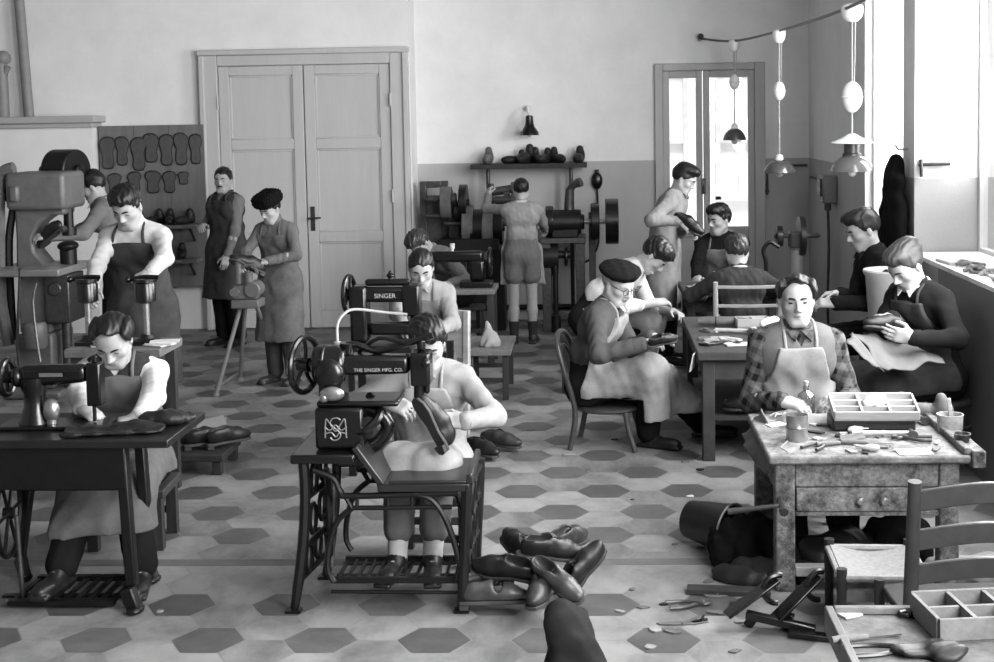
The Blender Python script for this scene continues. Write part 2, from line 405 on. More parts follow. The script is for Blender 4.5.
def person(label, head, th, pose='sit', sc=.95, lean=.12, hunch=.2, side=0., twist=0., hp=.4, hy=0., hr=0.,
           lh=None, rh=None, lf=None, rf=None, lpole=None, rpole=None, lhn=None, rhn=None, lhd=None, rhd=None, curl=(.6, .6), kneepole=(0, 1, .35),
           vox=.008, hair='short', hairm=None, skin=None, shirt=None, sleeve=1., se=.014, collar=None, turtle=False, vest=None, legs=None, legkind='trousers', legloose=.02,
           apron=None, bibtop=.24, bibw=.14, hem=None, apw=.0, apcut=None, shoes=None, shoekind=None, socks=None, hat=None, hatm=None, glasses=False, eyes=True, eyeopen=.5, brow=True, moustache=False, coat=None,
           group=None, shoulder=.163, longskirt=None, rip=.004, strap=True, seatcut=None, hs=1.04, apback=None, shirtcut=-.07):
    skin = skin or M_SKIN; hairm = hairm or M_HAIR
    dv = lambda p, sd=side: Vector((math.sin(sd), math.sin(p)*math.cos(sd), math.cos(p)*math.cos(sd)))
    u1, u2 = dv(lean), dv(lean+hunch); nd = dv((lean+hunch)*.6+hp*.25, side*.5)
    Rh = rz(hy) @ rx(-hp) @ ry(hr)
    W0 = u1*.20; C0 = W0+u2*.20; N0 = C0+u2*.135; H0 = N0+nd*.075+Rh @ Vector((0, .022, .062))
    if pose == 'stand':
        hz = .945; sc = head.z/(hz+H0.z)
    else: hz = head.z/sc-H0.z
    P0 = Vector((0, 0, hz)); W, C, N, Hc = P0+W0, P0+C0, P0+N0, P0+H0
    Rt = rz(th); off = Rt @ Vector((H0.x, H0.y, 0))*sc; loc = Vector((head.x-off.x, head.y-off.y, 0))
    root = thing('person', label, 'person', loc, th, group, sc)
    def tl(w): return (rz(-th) @ (Vector(w)-loc))/sc
    # joints -------------------------------------------------
    ax = Vector((math.cos(twist), math.sin(twist), 0)); S = {}; E = {}; Wr = {}; HD = {}; HN = {}
    for s, t, pole, hd, hn in ((1, rh, rpole, rhd, rhn), (-1, lh, lpole, lhd, lhn)):
        S[s] = C+u2*.06+ax*shoulder*s
        t = tl(t) if t is not None else S[s]+Vector((.06*s, .02, -.55))
        E[s], Wr[s] = ik(S[s], t, .285, .255, pole if pole is not None else (.7*s, -.5, -.8))
        fd = unit(Wr[s]-E[s]); HD[s] = unit(rz(-th) @ Vector(hd)) if hd is not None else fd
        HN[s] = unit(rz(-th) @ Vector(hn)) if hn is not None else unit(Vector((-s*.5, .0, -.8)))
        if pose == 'stand' and t is None: HN[s] = Vector((-s, 0, 0))
    Hj, K, A, FD = {}, {}, {}, {}
    for s, t in ((1, rf), (-1, lf)):
        Hj[s] = P0+Vector((.088*s, .01, -.03))
        if t is None: t = Vector((.10*s, .0, .075)) if pose == 'stand' else Vector((.12*s, .40+max(0, .50-hz)*1.5, .075))
        else: t = tl(t)
        K[s], A[s] = ik(Hj[s], t, .43, .415, (kneepole[0]*s+.0, kneepole[1], kneepole[2]))
        FD[s] = unit((.16*s, 1, 0))
    # torso helper ---------------------------------------------
    def torso(F, e, k=.05, sh=True, hip=True):
        if hip: F.cap(P0-ax*.07, P0+ax*.07, .105+e, k=k)
        F.cap(W-ax*.055, W+ax*.055, .098+e, k=k); F.cap(C-ax*.075-u2*.02, C+ax*.075-u2*.02, .102+e, k=k)
        F.cap(C+u2*.05-ax*.08, C+u2*.05+ax*.08, .082+e, k=k)
        if sh:
            for s in (1, -1): F.cap(N-u2*.03+ax*.03*s, S[s], .05+e, .046+e, k=.04)
    # body ---------------------------------------------------------
    F = Field(vox); torso(F, -.006)
    for s in (1, -1):
        F.cap(S[s], E[s], .046, .037, k=.03); F.cap(E[s], E[s]+(Wr[s]-E[s])*.35, .037, .040, k=.015); F.cap(E[s]+(Wr[s]-E[s])*.35, Wr[s], .040, .026, k=.02)
        add_hand(F, Wr[s], HD[s], HN[s], s, curl[0] if s == 1 else curl[1])
        F.cap(Hj[s], K[s], .078, .054, k=.04); F.cap(K[s], K[s]+(A[s]-K[s])*.35, .052, .055, k=.02); F.cap(K[s]+(A[s]-K[s])*.35, A[s], .055, .036, k=.02)
        F.cap(A[s], A[s]+FD[s]*.12+Vector((0, 0, -.045)), .034, .025, k=.02)
    h = lambda x, y, z: Hc+Rh @ Vector((x, y, z))*hs
    Q = Scl(F, hs)
    Q.cap(N-u2*.05, h(0, -.02, -.045), .058, .05, k=.03)
    Q.ell(h(0, -.012, .03), (.074, .094, .085), Rh, k=.03); Q.ell(h(0, .022, -.035), (.058, .066, .078), Rh, k=.03)
    Q.ell(h(0, .03, .03), (.062, .058, .05), Rh, k=.02)
    Q.cap(h(-.018, .062, -.098), h(.018, .062, -.098), .020, k=.03)
    for s in (1, -1):
        Q.cap(h(.054*s, -.005, -.05), h(.025*s, .055, -.092), .017, k=.03); Q.ell(h(.042*s, .050, -.022), (.024, .024, .02), Rh, k=.02)
        Q.ell(h(.0315*s, .098, .002), (.017, .014, .011), Rh, k=.014, op='s'); Q.ell(h(.031*s, .071, .002), (.014, .0135, .0125), Rh, k=.004)
        Q.cap(h(.012*s, .083, .0205), h(.046*s, .069, .022), .0095, .008, k=.012)
        Q.ell(h(.074*s, -.012, -.004), (.011, .019, .032), Rh @ rz(-.45*s), k=.008); Q.ell(h(.087*s, -.004, -.002), (.006, .009, .017), Rh, k=.006, op='s')
        Q.ell(h(.0125*s, .092, -.034), (.009, .011, .008), Rh, k=.008)
    Q.cap(h(0, .083, .012), h(0, .107, -.028), .0085, .0115, k=.010)
    Q.ell(h(0, .082, -.056), (.021, .012, .006), Rh, k=.006); Q.ell(h(0, .080, -.070), (.018, .012, .007), Rh, k=.006)
    Q.ell(h(0, .098, -.0628), (.022, .012, .0018), Rh, k=.005, op='s')
    F.build('body', skin, root)
    if eyes:
        for s in (1, -1):
            b = MB(); eh = .0022+.005*eyeopen
            b.ball(h(.031*s, .0765, .002-.003*(1-eyeopen)), (.0135, .009, eh), Rh, 12, 8)
            b.build('eye', M_EYE, root)
            if brow: MB().tube(spline([h(.011*s, .0915, .019), h(.030*s, .0865, .024), h(.047*s, .073, .020)], 4), [.0035]+[.0058]*6+[.0035, .002], 6).build('eyebrow', hairm, root)
        MB().tube([h(-.021, .0885, -.0635), h(-.008, .0945, -.0622), h(.008, .0945, -.0622), h(.021, .0885, -.0635)], [.0012, .0026, .0026, .0012], 6).build('lips', M_LIP, root)
    if moustache: MB().tube(spline([h(-.026, .085, -.056), h(0, .099, -.046), h(.026, .085, -.056)], 5), [.002, .004, .006, .007, .007, .007, .007, .006, .006, .004, .002], 8).build('moustache', hairm, root)
    # hair -----------------------------------------------------------
    if hair:
        G = Field(min(vox, .006)); z0, sl, ff = {'receding': (.022, 1.25, 0), 'cap': (-.01, .5, 0)}.get(hair, (.012, .66, 0))
        G0 = G; G = Scl(G0, hs)
        G.ell(h(0, -.016, .034), (.0835, .102, .092), Rh, k=.01)
        if hair == 'bushy': G.ell(h(0, .01, .09), (.078, .092, .052), Rh, k=.03); G.ell(h(0, .055, .085), (.06, .045, .035), Rh, k=.02)
        if hair == 'quiff': G.ell(h(.01, .055, .098), (.056, .05, .032), Rh, k=.03); G.ell(h(0, .0, .09), (.07, .09, .045), Rh, k=.03)
        if hair == 'swept': G.ell(h(0, .02, .095), (.066, .085, .04), Rh, k=.03); G.ell(h(0, -.07, .07), (.066, .06, .06), Rh, k=.03)
        if hair == 'curly': G.ell(h(0, .0, .08), (.09, .105, .065), Rh, k=.03); G.ell(h(0, .07, .07), (.06, .03, .03), Rh, k=.02)
        if hair == 'receding':
            for s in (1, -1): G.ell(h(.072*s, -.01, .055), (.026, .07, .05), Rh, k=.02)
            G.ell(h(0, .02, .105), (.035, .07, .022), Rh, k=.02)
        G = G0; Ri = np.array(Rh.transposed())/hs; hc = np.array(Hc)
        def cutf(D, X, Y, Z):
            x, y, z = X-hc[0], Y-hc[1], Z-hc[2]
            ly = Ri[1, 0]*x+Ri[1, 1]*y+Ri[1, 2]*z; lz = Ri[2, 0]*x+Ri[2, 1]*y+Ri[2, 2]*z; lx = Ri[0, 0]*x+Ri[0, 1]*y+Ri[0, 2]*z
            st = np.sin(lx*260+ly*40+np.sin(ly*60)*1.5)*.0016+np.sin(lx*120+lz*90)*.0015
            return np.maximum(D+st, (sl*ly-lz+z0-np.maximum(np.abs(lx)-.055, 0)*.9+.01*np.sin(lx*90))/1.2)
        G.fn(cutf)
        if hair == 'curly' or hair == 'bushy': G.ripple(.005, .035, 5)
        G.build('hair', hairm, root, smooth=0)
    if hat == 'beret':
        G = Field(.006); Rb = Rh @ ry(.16) @ rx(.12); G0 = G; G = Scl(G0, hs)
        G.ell(h(.008, -.012, .088), (.118, .130, .044), Rb, k=.01); G.ell(h(0, -.005, .064), (.088, .104, .03), Rb, k=.02); G.cap(h(.015, -.01, .125), h(.016, -.012, .138), .004, k=.004); G = G0
        G.ripple(.003, .06, 3); G.build('beret', hatm, root)
    if hat == 'fur':
        G0 = Field(.006); G = Scl(G0, hs); G.box(h(0, -.005, .098), (.104, .116, .060), Rh, rad=.05, k=.02); G.ell(h(0, -.005, .07), (.110, .125, .045), Rh, k=.02); G = G0; G.ripple(.006, .03, 3); G.ripple(.003, .016, 4)
        G.build('fur_cap', hatm, root, smooth=0)
    if glasses:
        b = MB()
        for s in (1, -1):
            b.torus(h(.033*s, .098, -.001), .021, .0022, Rh @ Vector((.12*s, 1, 0)), 20, 6); b.tube([h(.055*s, .09, .004), h(.078*s, .0, .008)], .002, 6)
        b.tube(spline([h(-.012, .099, .003), h(0, .104, .006), h(.012, .099, .003)], 3), .0018, 6); b.build('eyeglasses', mat('wire_dark', .25, .3, .8), root)
    # clothes -----------------------------------------------------------
    B0 = []
    if shirt is not None:
        F = Field(vox); torso(F, se, sh=True)
        F.cap(N-u2*.05, N+nd*(.04 if turtle else .005), .066, .064 if turtle else .06, k=.03)
        for s in (1, -1):
            F.cap(S[s], E[s], .047+se, .040+se, k=.04)
            if sleeve > 0: F.cap(E[s], E[s]+(Wr[s]-E[s])*sleeve, .039+se, (.030+.010*(1-sleeve))+se, k=.03)
        F.plane(P0+u1*shirtcut, -u1); F.ripple(rip, .075, int(abs(head.x)*100) % 97)
        F.build('shirt', shirt, root)
        if sleeve > .9:
            for s in (1, -1):
                d = unit(Wr[s]-E[s]); MB().tube([Wr[s]-d*.045, Wr[s]-d*.04, Wr[s]-d*.0, Wr[s]+d*.004], [.026+se, .033+se, .031+se, .024+se], 16).build('cuff', shirt, root)
    if collar is not None:
        R2 = frame(nd); cpts = [N+nd*.012+R2 @ Vector((.066*math.cos(a), .066*math.sin(a), .0)) for a in [PI*2*i/20 for i in range(20)]]
        fw = Vector((0, .02, -.03))
        b = MB(); b.tube(cpts, .0115, 8, closed=True)
        for s in (1, -1): b.prism([(-.03, .01), (.03, .014), (.012, -.045)], .008, frame(Vector((.25*s, 1, .55))), N+nd*.0+Vector((.035*s, .088, -.015)))
        b.build('collar', collar, root)
    if vest is not None:
        F = Field(vox); torso(F, se+.012, sh=False); 
        for s in (1, -1): F.cap(N-u2*.05+ax*.055*s, S[s]-ax*.035*s, .056+se, .058+se, k=.03)
        F.plane(P0-u1*.07, -u1)
        c0 = np.array(C+u2*.12); f_ = np.array([0, 1, 0.])
        def vneck(D, X, Y, Z): return np.maximum(D, np.where(Y > c0[1]-.02, .03-np.abs(X-c0[0])*.9+(Z-c0[2])*.45+.0, -1))
        F.fn(vneck); F.ripple(rip*.6, .08, 4); F.build('vest', vest, root)
    if coat is not None:           # long smock
        F = Field(vox); torso(F, se+.006); hemz = coat[1]
        for s in (1, -1):
            F.cap(Hj[s]+Vector((0, 0, .1)), Vector((Hj[s].x*1.15, A[s].y*.5, hemz)), .115+se, .125+se, k=.06)
        F.plane((0, 0, hemz), (0, 0, -1)); F.ripple(.006, .12, 8); F.build('smock', coat[0], root)
    if legs is not None:
        F = Field(vox); e = legloose; F.cap(P0-ax*.075, P0+ax*.075, .113+e*.4, k=.05); F.cap(W-ax*.05-u1*.06, W+ax*.05-u1*.06, .105, k=.05)
        for s in (1, -1):
            if legkind == 'shorts':
                F.cap(Hj[s], Hj[s]+(K[s]-Hj[s])*.46, .085+e, .082+e, k=.035)
            else:
                F.cap(Hj[s], K[s], .082+e, .062+e, k=.04); F.cap(K[s], A[s]+unit(K[s]-A[s])*(.02 if legkind == 'trousers' else .14), .060+e, .052+e, k=.025)
        if legkind == 'shorts': 
            for s in (1, -1): pass
        F.plane(W+u1*.0, u1); F.ripple(rip*1.2, .09, int(abs(head.y)*100) % 89); F.build('shorts' if legkind == 'shorts' else 'trousers', legs, root)
    if socks is not None:
        for s in (1, -1):
            d = unit(K[s]-A[s]); MB().tube([A[s]-d*.02, A[s]+d*.05, A[s]+d*.13, A[s]+d*.16], [.046, .047, .054, .055], 14).build('sock', socks, root)
    if shoes is not None:
        for s in (1, -1):
            G = Field(.006); a = Vector((A[s].x, A[s].y, A[s].z-.075)); f = FD[s]; sx = f.cross(Vector((0, 0, 1))); Rm = Matrix((sx, f, (0, 0, 1))).transposed()
            a = a+f*.0
            G.ell(a+f*.135+Vector((0, 0, .036)), (.045, .085, .034), Rm, k=.03); G.ell(a+f*.02+Vector((0, 0, .045)), (.038, .075, .045), Rm, k=.03); G.cap(a+Vector((0, 0, .06)), a+Vector((0, 0, .085)), .042, .044, k=.03)
            G.box(a+f*.075+Vector((0, 0, .012)), (.042, .145, .012), Rm, rad=.011, k=.008); G.plane(a, (0, 0, -1))
            o = G.build('shoe', shoes, root)
    # apron ------------------------------------------------------------------
    if apron is not None:
        e = se+.018+(.012 if vest is not None else 0); F = Field(vox); torso(F, e, k=.07, sh=False)
        zb = float(W.z)
        if pose == 'stand':
            hz_ = hem if hem is not None else .42
            for s in (1, -1): F.cap(P0+Vector((.055*s, .02, 0)), Vector((.075*s, (K[s].y*.6+.03), hz_)), .128+e, .135+e+apw, k=.07)
            F.plane((0, 0, hz_), (0, 0, -1)); yb = -.03 if apback is None else apback
            cy0 = float(P0.y)
            p0, p1 = np.array(P0), np.array(C); sl_ = (p1[1]-p0[1])/(p1[2]-p0[2])
            def reg(D, X, Y, Z):
                r = yb+np.maximum(Z-p0[2], 0)*sl_+p0[1]-Y
                t = np.clip((Z-zb)/.22, 0, 1); bb = bibw+.075*(1-np.clip((Z-zb)/bibtop, 0, 1)); bw = .30+(bb-.30)*np.clip((Z-zb+.04)/.10, 0, 1)
                r = np.maximum(r, np.abs(X-np.clip(Z-p0[2], 0, 1)*math.tan(side))-bw)
                return np.maximum(np.maximum(D, r), Z-(zb+bibtop))
            F.fn(reg)
        else:
            kz = max(K[1].z, K[-1].z); hz_ = hem if hem is not None else .25
            for s in (1, -1):
                F.cap(Hj[s]+Vector((0, .03, .01)), K[s]+Vector((0, .0, .012)), .098+e*.6, .082+e*.6, k=.07)
                q = K[s]+(A[s]-K[s])*min(1, (K[s].z-hz_)/max(K[s].z-A[s].z, .05)); F.cap(K[s]+Vector((0, .0, .0)), q+Vector((0, .015, 0)), .085+e*.5, .08+e*.5+apw, k=.07)
            F.cap((Hj[1]+Hj[-1])/2, (K[1]+K[-1])/2+Vector((0, 0, .005)), .08, .075, k=.08)
            F.cap((K[1]+K[-1])/2, ((K[1]+K[-1])/2).lerp((A[1]+A[-1])/2, .6), .07, .07, k=.08)
            F.plane((0, 0, hz_), (0, 0, -1))
            ky = min(K[1].y, K[-1].y); p0, p1 = np.array(P0), np.array(C); sl_ = (p1[1]-p0[1])/max(p1[2]-p0[2], .05); sc_ = seatcut if seatcut is not None else -.02
            def reg(D, X, Y, Z):
                front = p0[1]+.02+np.maximum(Z-p0[2], 0)*sl_-Y
                under = np.minimum(p0[2]+sc_-.03-Z, (ky-.02)-Y)
                t = np.clip((Z-zb+.02)/.10, 0, 1); bb = bibw+.075*(1-np.clip((Z-zb)/bibtop, 0, 1)); bw = .33+(bb-.33)*t
                r = np.maximum(np.maximum(front, under), np.abs(X-np.clip(Z-p0[2], 0, 1)*math.tan(side))-bw)
                return np.maximum(np.maximum(D, r), Z-(zb+bibtop))
            F.fn(reg)
        if apcut: F.plane(apcut[0], apcut[1])
        F.ripple(rip*1.3, .11, 31); F.build('apron', apron, root)
        if strap and bibtop > .1:
            tw = zb+bibtop
            for s in (1, -1):
                tp = (tw-P0.z); bc = P0+Vector((bibw*.8*s+tp*math.tan(side), 0, tp)); cy_ = p0[1]+tp*sl_+.105+e
                MB().tube(spline([Vector((bc.x-.01*s, cy_-.022, bc.z-.03)), Vector((bc.x*.5+(N.x+.07*s)*.5, cy_*.55+(N.y+.03)*.45, (bc.z+N.z)/2+.01)), Vector((N.x+.072*s, N.y+.0, N.z-.008+e)), Vector((N.x+.04*s, N.y-.07, N.z-.012+e))], 5), .0085, 8).build('apron_strap', apron, root)
    root['_j'] = 0; del root['_j']
    return dict(root=root, loc=loc, sc=sc, th=th, W={s: loc+Rt @ Wr[s]*sc for s in Wr}, hz=hz*sc, K={s: loc+Rt @ K[s]*sc for s in K}, A={s: loc+Rt @ A[s]*sc for s in A}, w=lambda p: loc+Rt @ Vector(p)*sc)
# ------------------------------------------------------------------ the setting
def wall_mat(name, top, low, zb, rough=.9):
    m = mat(name, top, rough, var=.05, scale=2.2, bump=.12, bscale=60, spec=.15, dirt=.06, dscale=1.6)
    nt = m.node_tree; L = nt.links.new; b = nt.nodes['Principled BSDF']
    src = b.inputs['Base Color'].links[0].from_socket
    tc = nt.nodes.new('ShaderNodeTexCoord'); sp = nt.nodes.new('ShaderNodeSeparateXYZ'); L(tc.outputs['Object'], sp.inputs[0])
    lt = nt.nodes.new('ShaderNodeMath'); lt.operation = 'LESS_THAN'; lt.inputs[1].default_value = zb; L(sp.outputs['Z'], lt.inputs[0])
    k = lin(low)/lin(top)
    mr = nt.nodes.new('ShaderNodeMapRange'); mr.inputs['To Min'].default_value = 1; mr.inputs['To Max'].default_value = k; L(lt.outputs[0], mr.inputs[0])
    vm = nt.nodes.new('ShaderNodeVectorMath'); vm.operation = 'SCALE'; L(src, vm.inputs[0]); L(mr.outputs[0], vm.inputs['Scale']); L(vm.outputs[0], b.inputs['Base Color'])
    return m
M_WALL = mat('plaster_white', .90, .9, var=.05, scale=2.2, bump=.12, bscale=60, spec=.15, dirt=.07, dscale=1.4)
M_WALL2 = wall_mat('plaster_with_dado', .90, .70, 1.53)
M_DOOR = mat('door_paint', .74, .5, var=.025, scale=30, stretch=(1, 1, .12), spec=.35, dirt=.08)
M_TRIM = mat('trim_paint', .67, .5, var=.05, scale=6)
M_CEIL = mat('ceiling_grey', .55, .9, var=.03)
M_IRON = mat('cast_iron_black', .07, .38, .25, var=.3, scale=20, spec=.5)
M_IRON2 = mat('machine_black', .055, .25, .1, var=.2, scale=20, spec=.6)
M_GREY = mat('machine_grey', .40, .45, .1, var=.1, scale=9, spec=.4, dirt=.25, dscale=6)
M_STEEL = mat('steel_worn', .62, .3, .8, var=.2, scale=25)
M_STEELD = mat('steel_dark', .3, .4, .6, var=.25, scale=25)
M_WOOD = mat('wood_dark', .20, .6, var=.3, scale=20, stretch=(1, 1, .15), bump=.15, spec=.25, dirt=.3)
M_WOODM = mat('wood_mid', .42, .6, var=.25, scale=20, stretch=(1, .15, 1), bump=.15, spec=.25, dirt=.3)
M_WOODL = mat('wood_light', .66, .6, var=.18, scale=20, stretch=(.15, 1, 1), bump=.15, spec=.25, dirt=.3)
M_BENCH = mat('bench_battered', .47, .7, var=.5, scale=50, bump=.5, spec=.2, dirt=.82, dscale=15)
M_PAPER = mat('paper_white', .76, .85, var=.04)
M_LEA = mat('leather_dark', .10, .5, var=.4, scale=15, bump=.2)
M_LEAM = mat('leather_mid', .36, .6, var=.3, scale=15, bump=.2)
M_LEAL = mat('leather_pale', .54, .7, var=.2, scale=15, bump=.2)
M_PORC = mat('porcelain', .88, .18, var=.03, spec=.5)
M_RAG = cloth('rag_pale', .58, dirt=.3, dscale=9)
M_BLK = cloth('cloth_black', .07, bump=.15, bscale=120)
M_FLOOR_L = mat('floor_tile_pale', .53, .5, var=.13, scale=6, spec=.35, dirt=.55, dscale=1.7, bump=.05)
M_FLOOR_V = mat('floor_tile_pale_veined', .50, .5, var=.16, scale=5, spec=.35, dirt=.6, dscale=2.1, stretch=(1, .5, 1))
M_FLOOR_D = mat('floor_tile_dark', .32, .45, var=.16, scale=10, spec=.35, dirt=.35, dscale=2.2)
M_FLOOR_D2 = mat('floor_tile_dark_worn', .355, .5, var=.2, scale=9, spec=.35, dirt=.3, dscale=2.2)
M_GROUT = mat('floor_grout', .50, .8, var=.1)
M_STRIP = mat('floor_strip', .38, .6, var=.2, scale=8, dirt=.3)

def make_floor():
    A = .1443; S = 3*A; Pp = A*1.5*3**.5; Hh = A*3**.5
    b = MB(); b.m(4).bx(-5.9, 2.45, -1.2, 13.4, -.08, -.0012)
    def hexes(x0, y0, ylo, yhi):
        for i in range(-30, 14):
            cx = x0+i*1.5*A
            if not -5.95 < cx < 2.3: continue
            for j in range(-40, 40):
                cy = y0+j*Hh+(i % 2)*Hh/2
                if cy+Hh/2 < ylo or cy-Hh/2 > yhi: continue
                # dark lattice: rows of 3A, every second row shifted by 1.5A
                dark = False
                n = (cy-y0)/Pp
                if abs(n-round(n)) < .02:
                    k = (cx-x0-(round(n) % 2)*S/2)/S; dark = abs(k-round(k)) < .02 and not (y0 < 6 and round(n) > 0) and not (y0 > 6 and round(n) < 0)
                r = A-.0035; pts = []
                for q in range(6):
                    a = q*PI/3; pts.append((cx+r*math.cos(a), cy+r*math.sin(a)))
                # clip to the block in Y
                def clip(P, lim, sgn):
                    out = []
                    for u in range(len(P)):
                        p, w = P[u], P[(u+1) % len(P)]; ip, iw = sgn*(p[1]-lim) <= 0, sgn*(w[1]-lim) <= 0
                        if ip: out.append(p)
                        if ip != iw:
                            t = (lim-p[1])/(w[1]-p[1]); out.append((p[0]+(w[0]-p[0])*t, lim))
                    return out
                pts = clip(clip(pts, yhi, 1), ylo, -1)
                if len(pts) < 3: continue
                b.m((2 if rng.random() < .6 else 3) if dark else (0 if rng.random() < .6 else 1)).add([(x, y, 0) for x, y in pts], [tuple(range(len(pts)))])
    hexes(.0233, 6.2618, 5.925, 13.3); hexes(.017, 5.3494, -1.2, 5.83)
    b.m(5).bx(-5.9, 2.4, 5.835, 5.92, -.002, 0)
    b.build('floor', [M_FLOOR_L, M_FLOOR_V, M_FLOOR_D, M_FLOOR_D2, M_GROUT, M_STRIP], smooth=0, kind='structure')
make_floor()
def struct(b, name, m, parent=None, **k):
    return b.build(name, m, parent, kind='structure' if parent is None else None, **k)
YB, YR, XR, ZC = 12.72, 13.12, 2.05, 4.2
struct(MB().bx(-5.9, -1.72, YB, YB+.7, 0, ZC), 'wall_back', M_WALL)
b = MB(); b.bx(-1.72, .60, YR, YR+.3, 0, ZC).bx(1.60, 2.45, YR, YR+.3, 0, ZC).bx(.60, 1.60, YR, YR+.3, 2.44, ZC); struct(b, 'wall_back_right', M_WALL2)
b = MB()
b.bx(XR, 2.56, -1.2, 8.82, 0, 1.03).bx(XR, 2.56, -1.2, 9.15, 3.7, ZC).bx(XR, 2.56, 8.82, 9.15, 0, 3.7)
b.bx(XR, 2.45, 9.15, 10.42, 0, .8).bx(XR, 2.45, 9.15, 10.42, 3.7, ZC).bx(XR, 2.45, 10.42, YR, 0, ZC)
b.bx(XR, 2.56, 3.7, 4.3, 1.03, 3.7).bx(XR, 2.56, -1.2, -.4, 1.03, 3.7)
struct(b, 'wall_right', M_WALL2)
struct(MB().bx(-6.1, -5.9, -1.2, 13.4, 0, ZC), 'wall_left', mat('plaster_grey', .5, .9))
struct(MB().bx(-6.1, 2.56, -1.4, 13.4, ZC, ZC+.1), 'ceiling', M_CEIL)
struct(MB().bx(-5.9, 2.56, -1.4, -1.2, 0, ZC), 'wall_front', mat('plaster_grey', .5, .9))
# low partition on the left with its moulded cap
struct(MB().bx(-5.9, -4.69, 12.52, YB, 0, 1.94), 'wall_partition', M_WALL)
b = MB(); b.bx(-5.9, -4.665, 12.46, YB, 1.94, 1.985).bx(-5.9, -4.625, 12.41, YB, 1.985, 2.05); struct(b, 'trim_1', M_TRIM, bevel=.012)
# standing pipes above the partition
p = at(19, 60, 12.5); b = MB(); b.cyl((p.x+.03, 12.6, 2.05), (p.x-.06, 12.6, ZC), .047); struct(b, 'trim_2', mat('pipe_grey', .5, .5))
p = at(2, 80, 12.5); b = MB(); b.cyl((p.x, 12.5, 2.05), (p.x, 12.5, 2.58), .055).ball((p.x+.02, 12.5, 2.6), .07).cyl((p.x, 12.5, 2.4), (p.x+.07, 12.48, 2.52), .03); struct(b, 'trim_3', mat('pipe_grey', .5, .5))
# painted double door
d = thing('door_1', None, None, (-2.7, YB, 0)); d['kind'] = 'structure'
b = MB(True); x0, x1, zt = -3.68, -1.75, 2.62
for xa, xb in ((x0, x0+.15), (x1-.15, x1)): b.bx(xa, xb, YB-.07, YB, 0, zt-.03)
b.bx(x0+.15, x1-.15, YB-.069, YB, zt-.13, zt-.03).bx(x0-.03, x1+.03, YB-.10, YB, zt-.03, zt+.02)
for xa, xb in ((x0-.02, x0+.03), (x1-.03, x1+.02)): b.bx(xa, xb, YB-.095, YB-.001, 0, zt-.031)
b.build('door_frame', M_DOOR, d, bevel=.008)
for xa, xb in ((-3.525, -2.725), (-2.715, -1.905)):
    b = MB(True); w = .10
    b.bx(xa, xa+w, YB-.045, YB-.005, .005, 2.485).bx(xb-w, xb, YB-.045, YB-.005, .005, 2.485)
    for za, zb in ((2.40, 2.485), (1.70, 1.80), (.82, .92), (.005, .17)): b.bx(xa+w, xb-w, YB-.045, YB-.005, za, zb)
    b.build('door_leaf', M_DOOR, d, bevel=.006)
    b = MB(True)
    for za, zb in ((1.80, 2.40), (.92, 1.70), (.17, .82)):
        b.bx(xa+w-.005, xb-w+.005, YB-.022, YB-.008, za-.005, zb+.005)
        for q in (0,): 
            b.bx(xa+w, xa+w+.018, YB-.034, YB-.02, za, zb).bx(xb-w-.018, xb-w, YB-.034, YB-.02, za, zb).bx(xa+w, xb-w, YB-.034, YB-.02, za, za+.018).bx(xa+w, xb-w, YB-.034, YB-.02, zb-.018, zb)
    b.build('door_panel', M_DOOR, d, bevel=.004)
b = MB(True); b.bx(-2.685, -2.645, YB-.055, YB-.045, .93, 1.16).cyl((-2.665, YB-.05, 1.05), (-2.665, YB-.10, 1.05), .011).tube([(-2.70, YB-.10, 1.05), (-2.665, YB-.10, 1.052), (-2.58, YB-.10, 1.055)], .010); b.build('door_handle', mat('brass_dark', .3, .35, .6), d)
for z in (2.15, 1.25, .4):
    b = MB(True)
    for x in (-3.53, -1.90): b.cyl((x, YB-.075, z-.06), (x, YB-.075, z+.06), .010)
    b.build('door_hinge', M_DOOR, d)
# baseboard and pipe on the right part of the back wall
struct(MB().bx(-1.72, .58, YR-.02, YR, 0, .08).bx(1.62, 2.05, YR-.02, YR, 0, .08), 'baseboard_back', M_TRIM)
struct(MB().cyl((-1.72, YR-.05, .125), (.5, YR-.05, .125), .027), 'trim_4', M_IRON)
# glazed double door to the courtyard
M_GLASS = bpy.data.materials.new('window_glass'); M_GLASS.use_nodes = True
nt = M_GLASS.node_tree; nt.nodes.remove(nt.nodes['Principled BSDF']); tr = nt.nodes.new('ShaderNodeBsdfTransparent'); tr.inputs[0].default_value = (.95, .95, .95, 1); gl = nt.nodes.new('ShaderNodeBsdfGlossy'); gl.inputs['Roughness'].default_value = .02
mx = nt.nodes.new('ShaderNodeMixShader'); mx.inputs[0].default_value = .02; nt.links.new(tr.outputs[0], mx.inputs[1]); nt.links.new(gl.outputs[0], mx.inputs[2]); nt.links.new(mx.outputs[0], nt.nodes['Material Output'].inputs[0])
d = thing('window_1', None, None, (1.1, YR, 0)); d['kind'] = 'structure'
b = MB(True); b.bx(.58, .66, YR-.05, YR+.1, 0, 2.45).bx(1.53, 1.63, YR-.05, YR+.1, 0, 2.45).bx(.66, 1.53, YR-.049, YR+.1, 2.38, 2.45); b.build('window_frame', M_TRIM, d, bevel=.008)
